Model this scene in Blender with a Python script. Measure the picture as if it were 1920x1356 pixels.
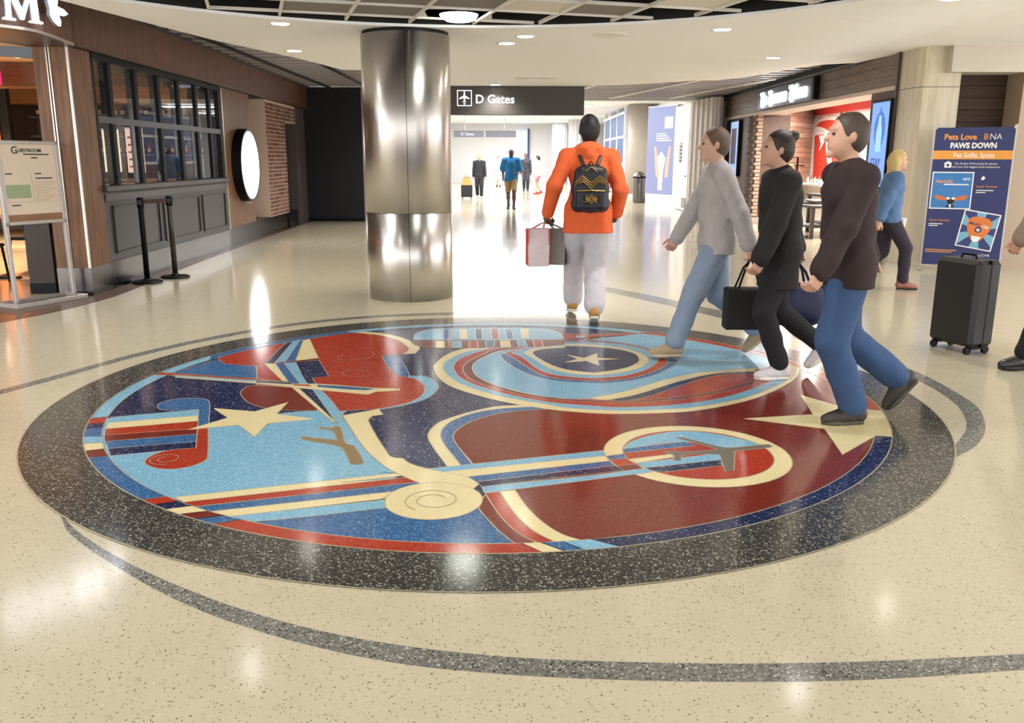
import bpy, bmesh, math, random
import numpy as np
from mathutils import Vector, Matrix

SC = bpy.context.scene
for _o in list(bpy.data.objects):
    bpy.data.objects.remove(_o)
PI = math.pi
R = math.radians

# ------------------------------------------------------------------ camera
cam_d = bpy.data.cameras.new('camera')
cam = bpy.data.objects.new('camera', cam_d)
SC.collection.objects.link(cam)
cam_d.sensor_fit = 'HORIZONTAL'
cam_d.sensor_width = 36.0
cam_d.lens = 36.0 * 1630.0 / 1920.0
cam_d.clip_start = 0.05
cam_d.clip_end = 300
cam.matrix_world = Matrix.Translation((0, 0, 1.45)) @ Matrix.Rotation(PI / 2 - 0.2287, 4, 'X') @ Matrix.Rotation(0.0028, 4, 'Z')
SC.camera = cam

# ------------------------------------------------------------------ view and world
SC.view_settings.view_transform = 'Standard'
SC.view_settings.look = 'None'
SC.view_settings.gamma = 1.0
SC.view_settings.use_curve_mapping = False
SC.view_settings.exposure = 0.58
wd = bpy.data.worlds.new('world')
SC.world = wd
wd.use_nodes = True
wd.node_tree.nodes['Background'].inputs[0].default_value = (0.98, 0.985, 1.0, 1)
wd.node_tree.nodes['Background'].inputs[1].default_value = 2.7
SC.cycles.max_bounces = 6
SC.cycles.use_adaptive_sampling = True
SC.cycles.adaptive_threshold = 0.03
SC.cycles.diffuse_bounces = 3
SC.cycles.glossy_bounces = 3
SC.cycles.transmission_bounces = 6
SC.cycles.transparent_max_bounces = 8
SC.cycles.sample_clamp_indirect = 6.0
SC.cycles.use_denoising = True
SC.cycles.caustics_reflective = False
SC.cycles.caustics_refractive = False


def area_light(name, loc, sx, sy, power, color=(1, 0.95, 0.86), rot=(0, 0, 0), spread=PI, shape='RECTANGLE'):
    d = bpy.data.lights.new(name, 'AREA')
    d.shape = shape
    d.size = sx
    d.size_y = sy
    d.energy = power
    d.color = color
    d.spread = spread
    o = bpy.data.objects.new(name, d)
    SC.collection.objects.link(o)
    o.location = loc
    o.rotation_euler = rot
    return o


def spot_light(name, loc, power, color=(1, 0.985, 0.955), angle=125, size=.07):
    d = bpy.data.lights.new(name, 'SPOT')
    d.energy = power
    d.spot_size = R(angle)
    d.spot_blend = 1.0
    d.shadow_soft_size = size
    d.color = color
    o = bpy.data.objects.new(name, d)
    SC.collection.objects.link(o)
    o.location = loc
    return o


# recessed lamps round the rotunda and over the concourse behind the camera
for _x, _y in ((-2.15, 6.44), (-3.35, 7.3), (2.3, 6.2), (1.2, 7.4), (-1.2, 4.6), (1.0, 4.4), (-3.3, 3.6), (3.2, 4.0), (-1.4, 2.2), (1.4, 2.2), (-3.4, 0.2), (0.0, 0.0), (3.4, 0.2), (5.2, 8.6), (4.6, 11.2)):
    spot_light('concourse_lamp', (_x, _y, 2.68 if _x < 4 else 2.85), 66)
# fill spots added under the slatted ceiling to brighten the restaurant front
for _y in (11.5, 14.0, 16.5, 19.0):
    spot_light('restaurant_front_fill', (-3.0, _y, 3.0), 150, (1, .95, .9))
# corridor light panels
for _y in (26.5, 31, 36, 41, 46, 51):
    area_light('corridor_light', (0.2, _y, 3.42), 6.0, 0.9, 240, (0.97, 0.98, 1.0))

# ------------------------------------------------------------------ materials
MATS = {}


def nt(name):
    m = bpy.data.materials.new(name)
    m.use_nodes = True
    t = m.node_tree
    return m, t, t.nodes, t.links, t.nodes['Principled BSDF']


def srgb(c):
    return tuple(((v / 255) / 12.92 if v / 255 <= 0.04045 else ((v / 255 + 0.055) / 1.055) ** 2.4) for v in c) + (1,)


def plain(name, rgb, rough=0.5, metal=0.0, noise=0.08, scale=30, bump=0.0, emit=None, es=0.0, coat=0.0, alpha=1.0):
    """plain surface with slight procedural colour variation"""
    if name in MATS:
        return MATS[name]
    m, t, N, L, b = nt(name)
    c = srgb(rgb)
    tc = N.new('ShaderNodeTexCoord')
    nz = N.new('ShaderNodeTexNoise')
    nz.inputs['Scale'].default_value = scale
    nz.inputs['Detail'].default_value = 3
    L.new(tc.outputs['Object'], nz.inputs['Vector'])
    mx = N.new('ShaderNodeMix')
    mx.data_type = 'RGBA'
    mx.inputs[6].default_value = tuple(v * (1 - noise) for v in c[:3]) + (1,)
    mx.inputs[7].default_value = tuple(min(1, v * (1 + noise)) for v in c[:3]) + (1,)
    L.new(nz.outputs['Fac'], mx.inputs[0])
    L.new(mx.outputs[2], b.inputs['Base Color'])
    b.inputs['Roughness'].default_value = rough
    b.inputs['Metallic'].default_value = metal
    b.inputs['Coat Weight'].default_value = coat
    if bump:
        bp = N.new('ShaderNodeBump')
        bp.inputs['Strength'].default_value = bump
        bp.inputs['Distance'].default_value = 0.004
        L.new(nz.outputs['Fac'], bp.inputs['Height'])
        L.new(bp.outputs[0], b.inputs['Normal'])
    if emit:
        b.inputs['Emission Color'].default_value = srgb(emit)
        b.inputs['Emission Strength'].default_value = es
    if alpha < 1:
        b.inputs['Alpha'].default_value = alpha
    MATS[name] = m
    return m


def wood(name, c1, c2, rough=0.45, stretch=(14, 14, 1.2), seed=0.0):
    """veneer with long grain; stretch gives the noise scale along x, y, z"""
    if name in MATS:
        return MATS[name]
    m, t, N, L, b = nt(name)
    tc = N.new('ShaderNodeTexCoord')
    mp = N.new('ShaderNodeMapping')
    mp.inputs['Scale'].default_value = stretch
    mp.inputs['Location'].default_value = (seed, seed * 1.7, seed * 0.3)
    L.new(tc.outputs['Object'], mp.inputs['Vector'])
    n1 = N.new('ShaderNodeTexNoise')
    n1.inputs['Scale'].default_value = 1.6
    n1.inputs['Detail'].default_value = 6
    n1.inputs['Roughness'].default_value = 0.62
    n1.inputs['Distortion'].default_value = 0.4
    L.new(mp.outputs[0], n1.inputs['Vector'])
    cr = N.new('ShaderNodeValToRGB')
    cr.color_ramp.elements[0].position = 0.3
    cr.color_ramp.elements[0].color = srgb(c1)
    cr.color_ramp.elements[1].position = 0.72
    cr.color_ramp.elements[1].color = srgb(c2)
    L.new(n1.outputs['Fac'], cr.inputs[0])
    L.new(cr.outputs[0], b.inputs['Base Color'])
    b.inputs['Roughness'].default_value = rough
    bp = N.new('ShaderNodeBump')
    bp.inputs['Strength'].default_value = 0.15
    bp.inputs['Distance'].default_value = 0.003
    L.new(n1.outputs['Fac'], bp.inputs['Height'])
    L.new(bp.outputs[0], b.inputs['Normal'])
    MATS[name] = m
    return m


def terrazzo(name, base, chips, scale=70.0, density=0.3, rough=0.13, size=0.42, spec=0.5):
    """polished terrazzo: chips = list of (srgb, share) laid into a base colour"""
    if name in MATS:
        return MATS[name]
    m, t, N, L, b = nt(name)
    g = N.new('ShaderNodeNewGeometry')
    wp = N.new('ShaderNodeTexNoise')
    wp.inputs['Scale'].default_value = scale * 0.8
    L.new(g.outputs['Position'], wp.inputs['Vector'])
    ad = N.new('ShaderNodeMixRGB')
    ad.blend_type = 'ADD'
    ad.inputs[0].default_value = 0.012
    L.new(g.outputs['Position'], ad.inputs[1])
    L.new(wp.outputs['Color'], ad.inputs[2])
    vo = N.new('ShaderNodeTexVoronoi')
    vo.voronoi_dimensions = '2D'
    vo.inputs['Scale'].default_value = scale
    L.new(ad.outputs[0], vo.inputs['Vector'])
    sp = N.new('ShaderNodeSeparateColor')
    L.new(vo.outputs['Color'], sp.inputs[0])
    # chip size varies with the cell's green value
    sz = N.new('ShaderNodeMath')
    sz.operation = 'MULTIPLY'
    sz.inputs[1].default_value = size
    L.new(sp.outputs[1], sz.inputs[0])
    ins = N.new('ShaderNodeMath')
    ins.operation = 'LESS_THAN'
    L.new(vo.outputs['Distance'], ins.inputs[0])
    L.new(sz.outputs[0], ins.inputs[1])
    pk = N.new('ShaderNodeMath')
    pk.operation = 'LESS_THAN'
    pk.inputs[1].default_value = density
    L.new(sp.outputs[0], pk.inputs[0])
    fa = N.new('ShaderNodeMath')
    fa.operation = 'MULTIPLY'
    L.new(ins.outputs[0], fa.inputs[0])
    L.new(pk.outputs[0], fa.inputs[1])
    cr = N.new('ShaderNodeValToRGB')
    cr.color_ramp.interpolation = 'CONSTANT'
    e = cr.color_ramp.elements
    acc = 0.0
    for i, (c, sh) in enumerate(chips):
        el = e[0] if i == 0 else (e[1] if i == 1 else e.new(acc))
        el.position = acc
        el.color = srgb(c)
        acc += sh
    if len(chips) == 1:
        e[1].color = srgb(chips[0][0])
    L.new(sp.outputs[2], cr.inputs[0])
    big = N.new('ShaderNodeTexNoise')
    big.inputs['Scale'].default_value = 9.0
    L.new(g.outputs['Position'], big.inputs['Vector'])
    c = srgb(base)
    vb = N.new('ShaderNodeMix')
    vb.data_type = 'RGBA'
    vb.inputs[6].default_value = tuple(v * 0.94 for v in c[:3]) + (1,)
    vb.inputs[7].default_value = tuple(min(1, v * 1.06) for v in c[:3]) + (1,)
    L.new(big.outputs['Fac'], vb.inputs[0])
    mx = N.new('ShaderNodeMix')
    mx.data_type = 'RGBA'
    L.new(fa.outputs[0], mx.inputs[0])
    L.new(vb.outputs[2], mx.inputs[6])
    L.new(cr.outputs[0], mx.inputs[7])
    L.new(mx.outputs[2], b.inputs['Base Color'])
    b.inputs['Roughness'].default_value = rough
    b.inputs['Specular IOR Level'].default_value = spec
    MATS[name] = m
    return m


def steel(name, rgb=(190, 188, 184), rough=0.24, aniso=0.0, streak=True):
    if name in MATS:
        return MATS[name]
    m, t, N, L, b = nt(name)
    b.inputs['Metallic'].default_value = 1.0
    tc = N.new('ShaderNodeTexCoord')
    mp = N.new('ShaderNodeMapping')
    mp.inputs['Scale'].default_value = (3, 3, 160)
    L.new(tc.outputs['Object'], mp.inputs['Vector'])
    nz = N.new('ShaderNodeTexNoise')
    nz.inputs['Scale'].default_value = 2.0
    nz.inputs['Detail'].default_value = 4
    L.new(mp.outputs[0], nz.inputs['Vector'])
    rr = N.new('ShaderNodeMapRange')
    rr.inputs['To Min'].default_value = rough * 0.8
    rr.inputs['To Max'].default_value = rough * 1.25
    L.new(nz.outputs['Fac'], rr.inputs['Value'])
    L.new(rr.outputs[0], b.inputs['Roughness'])
    c = srgb(rgb)
    b.inputs['Base Color'].default_value = c
    if aniso:
        b.inputs['Anisotropic'].default_value = aniso
        tg = N.new('ShaderNodeTangent')
        tg.direction_type = 'RADIAL'
        tg.axis = 'Z'
        b.inputs['Anisotropic Rotation'].default_value = 0.25
        L.new(tg.outputs[0], b.inputs['Tangent'])
    MATS[name] = m
    return m


def glow(name, rgb, strength):
    if name in MATS:
        return MATS[name]
    m, t, N, L, b = nt(name)
    b.inputs['Base Color'].default_value = (0.02, 0.02, 0.02, 1)
    tc = N.new('ShaderNodeTexCoord')
    nz = N.new('ShaderNodeTexNoise')
    nz.inputs['Scale'].default_value = 6
    L.new(tc.outputs['Object'], nz.inputs['Vector'])
    c = srgb(rgb)
    mx = N.new('ShaderNodeMix')
    mx.data_type = 'RGBA'
    mx.inputs[6].default_value = tuple(v * 0.95 for v in c[:3]) + (1,)
    mx.inputs[7].default_value = c
    L.new(nz.outputs['Fac'], mx.inputs[0])
    L.new(mx.outputs[2], b.inputs['Emission Color'])
    b.inputs['Emission Strength'].default_value = strength
    MATS[name] = m
    return m


def glass(name, tint=(235, 240, 240)):
    if name in MATS:
        return MATS[name]
    m, t, N, L, b = nt(name)
    out = N['Material Output']
    tr = N.new('ShaderNodeBsdfTransparent')
    tr.inputs[0].default_value = srgb(tint)
    gl = N.new('ShaderNodeBsdfGlossy')
    gl.inputs['Roughness'].default_value = 0.02
    fr = N.new('ShaderNodeFresnel')
    fr.inputs['IOR'].default_value = 1.18
    mx = N.new('ShaderNodeMixShader')
    ml = N.new('ShaderNodeMath')
    ml.operation = 'MULTIPLY'
    ml.inputs[1].default_value = 0.12
    L.new(fr.outputs[0], ml.inputs[0])
    L.new(ml.outputs[0], mx.inputs[0])
    L.new(tr.outputs[0], mx.inputs[1])
    L.new(gl.outputs[0], mx.inputs[2])
    L.new(mx.outputs[0], out.inputs[0])
    N.remove(b)
    MATS[name] = m
    return m


# ------------------------------------------------------------------ object helpers
def props(o, label=None, cat=None, group=None, kind=None):
    if label:
        o['label'] = label
    if cat:
        o['category'] = cat
    if group:
        o['group'] = group
    if kind:
        o['kind'] = kind
    return o


def thing(name, label, cat, loc=(0, 0, 0), rz=0.0, group=None):
    o = bpy.data.objects.new(name, None)
    o.empty_display_size = 0.1
    SC.collection.objects.link(o)
    o.matrix_world = Matrix.Translation(loc) @ Matrix.Rotation(rz, 4, 'Z')
    return props(o, label, cat, group)


def mesh_obj(name, verts, faces, mat, parent=None, smooth=False, local=False, mats=None, fm=None):
    me = bpy.data.meshes.new(name)
    me.from_pydata([tuple(v) for v in verts], [], [tuple(f) for f in faces])
    if mats:
        for m in mats:
            me.materials.append(m)
        if fm is not None:
            me.polygons.foreach_set('material_index', np.asarray(fm, dtype=np.int32))
    elif mat:
        me.materials.append(mat)
    if smooth:
        me.polygons.foreach_set('use_smooth', np.ones(len(me.polygons), dtype=bool))
    me.update()
    return link(name, me, parent, local)


def wmat(o):
    m = o.matrix_basis.copy()
    while o.parent:
        m = o.parent.matrix_basis @ o.matrix_parent_inverse @ m
        o = o.parent
    return m


def link(name, me, parent=None, local=False):
    o = bpy.data.objects.new(name, me)
    SC.collection.objects.link(o)
    if parent is not None:
        o.parent = parent
        if not local:
            o.matrix_parent_inverse = wmat(parent).inverted()
    return o


class MB:
    """mesh builder; T maps builder coordinates to the coordinates that are stored"""

    def __init__(self, T=None):
        self.v = []
        self.f = []
        self.T = T

    def add(self, vs, fs):
        n = len(self.v)
        if self.T:
            vs = [self.T(*p) for p in vs]
        self.v += [tuple(p) for p in vs]
        self.f += [tuple(i + n for i in f) for f in fs]
        return self

    def box(self, x0, x1, y0, y1, z0, z1, bev=0.0):
        if bev <= 0:
            vs = [(x, y, z) for z in (z0, z1) for y in (y0, y1) for x in (x0, x1)]
            return self.add(vs, [(0, 2, 3, 1), (4, 5, 7, 6), (0, 1, 5, 4), (2, 6, 7, 3), (0, 4, 6, 2), (1, 3, 7, 5)])
        b = min(bev, (x1 - x0) / 2.01, (y1 - y0) / 2.01, (z1 - z0) / 2.01)
        vs = []
        for sz, z in ((0, z0), (1, z1)):
            for sy, y in ((0, y0), (1, y1)):
                for sx, x in ((0, x0), (1, x1)):
                    ix, iy, iz = x + (b if sx == 0 else -b), y + (b if sy == 0 else -b), z + (b if sz == 0 else -b)
                    vs += [(x, iy, iz), (ix, y, iz), (ix, iy, z)]
        k = lambda sx, sy, sz, a: ((sz * 2 + sy) * 2 + sx) * 3 + a
        fs = []
        for s in (0, 1):
            q = [k(s, 0, 0, 0), k(s, 1, 0, 0), k(s, 1, 1, 0), k(s, 0, 1, 0)]
            fs.append(q if s else q[::-1])
            q = [k(0, s, 0, 1), k(0, s, 1, 1), k(1, s, 1, 1), k(1, s, 0, 1)]
            fs.append(q if s else q[::-1])
            q = [k(0, 0, s, 2), k(1, 0, s, 2), k(1, 1, s, 2), k(0, 1, s, 2)]
            fs.append(q if s else q[::-1])
        for a in (0, 1):
            for c in (0, 1):
                fs.append((k(0, a, c, 1), k(1, a, c, 1), k(1, a, c, 2), k(0, a, c, 2)))
                fs.append((k(a, 0, c, 0), k(a, 1, c, 0), k(a, 1, c, 2), k(a, 0, c, 2)))
                fs.append((k(a, c, 0, 0), k(a, c, 1, 0), k(a, c, 1, 1), k(a, c, 0, 1)))
        for sz in (0, 1):
            for sy in (0, 1):
                for sx in (0, 1):
                    fs.append((k(sx, sy, sz, 0), k(sx, sy, sz, 1), k(sx, sy, sz, 2)))
        return self.add(vs, fs)

    def tube(self, pts, r, n=8, cap=True):
        pts = [Vector(p) for p in pts]
        rs = r if isinstance(r, (list, tuple)) else [r] * len(pts)
        vs, fs = [], []
        up = Vector((0, 0, 1))
        for i, p in enumerate(pts):
            d = (pts[min(i + 1, len(pts) - 1)] - pts[max(i - 1, 0)]).normalized()
            a = d.cross(up)
            if a.length < 1e-3:
                a = d.cross(Vector((0, 1, 0)))
            a.normalize()
            b = a.cross(d)
            for k in range(n):
                t = 2 * PI * k / n
                vs.append(p + (a * math.cos(t) + b * math.sin(t)) * rs[i])
        for i in range(len(pts) - 1):
            for k in range(n):
                k2 = (k + 1) % n
                fs.append((i * n + k, i * n + k2, (i + 1) * n + k2, (i + 1) * n + k))
        if cap:
            fs.append(tuple(range(n))[::-1])
            fs.append(tuple((len(pts) - 1) * n + k for k in range(n)))
        return self.add(vs, fs)

    def lathe(self, prof, c=(0, 0, 0), n=24):
        vs, fs = [], []
        for (r, z) in prof:
            for k in range(n):
                t = 2 * PI * k / n
                vs.append((c[0] + r * math.cos(t), c[1] + r * math.sin(t), c[2] + z))
        for i in range(len(prof) - 1):
            for k in range(n):
                k2 = (k + 1) % n
                fs.append((i * n + k, i * n + k2, (i + 1) * n + k2, (i + 1) * n + k))
        fs.append(tuple(range(n))[::-1])
        fs.append(tuple((len(prof) - 1) * n + k for k in range(n)))
        return self.add(vs, fs)

    def prism(self, poly, z0, z1):
        """polygon in builder xy extruded along z; concave allowed"""
        a = sum(poly[i][0] * poly[(i + 1) % len(poly)][1] - poly[(i + 1) % len(poly)][0] * poly[i][1] for i in range(len(poly)))
        if a < 0:
            poly = poly[::-1]
        n = len(poly)
        tri = tess(poly)
        vs = [(p[0], p[1], z0) for p in poly] + [(p[0], p[1], z1) for p in poly]
        fs = [(i, (i + 1) % n, n + (i + 1) % n, n + i) for i in range(n)]
        fs += [tuple(n + i for i in t) for t in tri] + [tuple(t[::-1]) for t in tri]
        return self.add(vs, fs)

    def build(self, name, mat, parent=None, smooth=False, local=False):
        return mesh_obj(name, self.v, self.f, mat, parent, smooth, local)


def tess(poly):
    from mathutils.geometry import tessellate_polygon
    out = []
    for t in tessellate_polygon([[Vector((p[0], p[1], 0)) for p in poly]]):
        a, b, c = (poly[i] for i in t)
        s = (b[0] - a[0]) * (c[1] - a[1]) - (b[1] - a[1]) * (c[0] - a[0])
        out.append(tuple(t) if s > 0 else tuple(t)[::-1])
    return out


def copy_tree(o, parent=None):
    c = o.copy()
    SC.collection.objects.link(c)
    c.parent = parent
    for ch in o.children:
        copy_tree(ch, c)
    return c


def spline(pts, closed=True, sub=5, corner=48):
    """Catmull-Rom through pts, sharp where the turn is larger than corner degrees"""
    n = len(pts)
    P = [Vector(p) for p in pts]
    sharp = []
    for i in range(n):
        if not closed and i in (0, n - 1):
            sharp.append(True)
            continue
        a = P[i] - P[i - 1]
        b = P[(i + 1) % n] - P[i]
        sharp.append(a.length < 1e-9 or b.length < 1e-9 or a.angle(b) > R(corner))
    out = []
    for i in range(n if closed else n - 1):
        p1, p2 = P[i], P[(i + 1) % n]
        p0 = P[i - 1] if not sharp[i] else p1 - (p2 - p1)
        p3 = P[(i + 2) % n] if not sharp[(i + 1) % n] else p2 + (p2 - p1)
        m = 1 if sharp[i] and sharp[(i + 1) % n] else sub
        for k in range(m):
            t = k / m
            # centripetal-like scaling keeps long and short spans from overshooting
            L_ = (p2 - p1).length
            m1 = (p2 - p0) * (L_ / max(1e-9, (p2 - p1).length + (p1 - p0).length))
            m2 = (p3 - p1) * (L_ / max(1e-9, (p3 - p2).length + (p2 - p1).length))
            h00, h10, h01, h11 = 2 * t**3 - 3 * t**2 + 1, t**3 - 2 * t**2 + t, -2 * t**3 + 3 * t**2, t**3 - t**2
            out.append(p1 * h00 + m1 * h10 + p2 * h01 + m2 * h11)
    if not closed:
        out.append(P[-1])
    return [tuple(p) for p in out]


def mm(s):
    return [tuple(int(v) / 1000 for v in t.split(',')) for t in s.split()]


def text(name, body, size, mat, origin, xdir, ydir, parent=None, extrude=0.004, align='LEFT', bold=0.0, shear=0.0, width=1.0, spacing=1.0):
    """lettering as real extruded outlines, standing at origin with baseline along xdir"""
    cu = bpy.data.curves.new(name, 'FONT')
    cu.body = body
    cu.size = size
    cu.align_x = align
    cu.extrude = extrude
    cu.offset = bold
    cu.shear = shear
    cu.space_character = spacing
    cu.resolution_u = 3
    tmp = bpy.data.objects.new('tmp', cu)
    me = bpy.data.meshes.new_from_object(tmp)
    bpy.data.objects.remove(tmp)
    bpy.data.curves.remove(cu)
    x = Vector(xdir).normalized()
    y = Vector(ydir).normalized()
    z = x.cross(y)
    M = Matrix(((x[0] * width, y[0], z[0], origin[0]), (x[1] * width, y[1], z[1], origin[1]), (x[2] * width, y[2], z[2], origin[2]), (0, 0, 0, 1)))
    me.transform(M)
    me.name = name
    me.materials.clear()
    me.materials.append(mat)
    return link(name, me, parent)


def struct(o):
    o['kind'] = 'structure'
    return o


# frame of the left restaurant front: u along the wall away from the camera, w out of it, z up
LA = Vector((-4.52, 9.3))
LD = Vector((-0.02757, 0.99962))
LN = Vector((0.99962, 0.02757))


def LW(u, w, z):
    p = LA + LD * u + LN * w
    return (p.x, p.y, z)


# ------------------------------------------------------------------ palette
CREAM_FLOOR = terrazzo('terrazzo cream floor', (191, 181, 156), [((150, 142, 112), .45), ((122, 108, 88), .25), ((188, 172, 140), .2), ((208, 200, 180), .1)], scale=120, density=0.3, size=0.42, rough=0.13)
GREY_BAND = terrazzo('terrazzo grey band', (112, 110, 104), [((58, 56, 54), .4), ((155, 152, 142), .45), ((190, 186, 172), .15)], scale=130, density=0.75, size=0.6, rough=0.14)
DARK_RING = terrazzo('terrazzo dark border', (52, 51, 49), [((116, 113, 104), .5), ((158, 154, 142), .25), ((88, 86, 80), .25)], scale=110, density=0.8, size=0.58, rough=0.13)
TZ = {
    'n': terrazzo('terrazzo navy', (28, 36, 70), [((160, 166, 186), .4), ((78, 90, 128), .6)], scale=105, density=0.4, size=0.46),
    'm': terrazzo('terrazzo mid blue', (52, 96, 142), [((104, 148, 184), .5), ((36, 66, 110), .5)], scale=140, density=0.8, size=0.56),
    'l': terrazzo('terrazzo light blue', (122, 172, 196), [((158, 198, 212), .45), ((94, 146, 178), .55)], scale=140, density=0.8, size=0.56),
    'c': terrazzo('terrazzo pale cream', (220, 204, 156), [((205, 190, 142), .5), ((192, 176, 126), .5)], scale=120, density=0.3, size=0.34),
    'r': terrazzo('terrazzo red', (164, 54, 36), [((190, 82, 52), .5), ((132, 38, 28), .5)], scale=140, density=0.85, size=0.56),
    'd': terrazzo('terrazzo dark red', (112, 40, 30), [((140, 68, 50), .5), ((92, 32, 26), .5)], scale=130, density=0.5, size=0.42),
    'g': plain('inlay grey metal', (120, 112, 98), 0.3, 0.3),
    'b': plain('inlay bronze metal', (150, 128, 92), 0.3, 0.35),
}
BRASS = plain('pale divider strip', (196, 184, 150), 0.3, 0.5)
WHITE_CEIL = plain('white ceiling paint', (246, 246, 249), 0.75, noise=0.015, scale=2)
BLACK = plain('black painted steel', (12, 11, 12), 0.5)
BLACK.node_tree.nodes['Principled BSDF'].inputs['Specular IOR Level'].default_value = 0.2
DARK_GREY = plain('dark grey lacquer', (58, 56, 55), 0.4, noise=0.05)
STEEL = steel('brushed steel base', (112, 108, 106), 0.22)
CHROME_TRIM = plain('pale metal trim', (205, 195, 185), 0.3, 0.7)
W_VENEER = wood('brown wood veneer', (84, 56, 38), (140, 100, 66), 0.5, (16, 16, 1.3))
W_FASCIA = wood('brown wood fascia', (78, 50, 36), (120, 82, 58), 0.5, (15, 15, 1.3), 3.0)
LAMP = glow('downlight lens', (255, 250, 238), 14.0)
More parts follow.
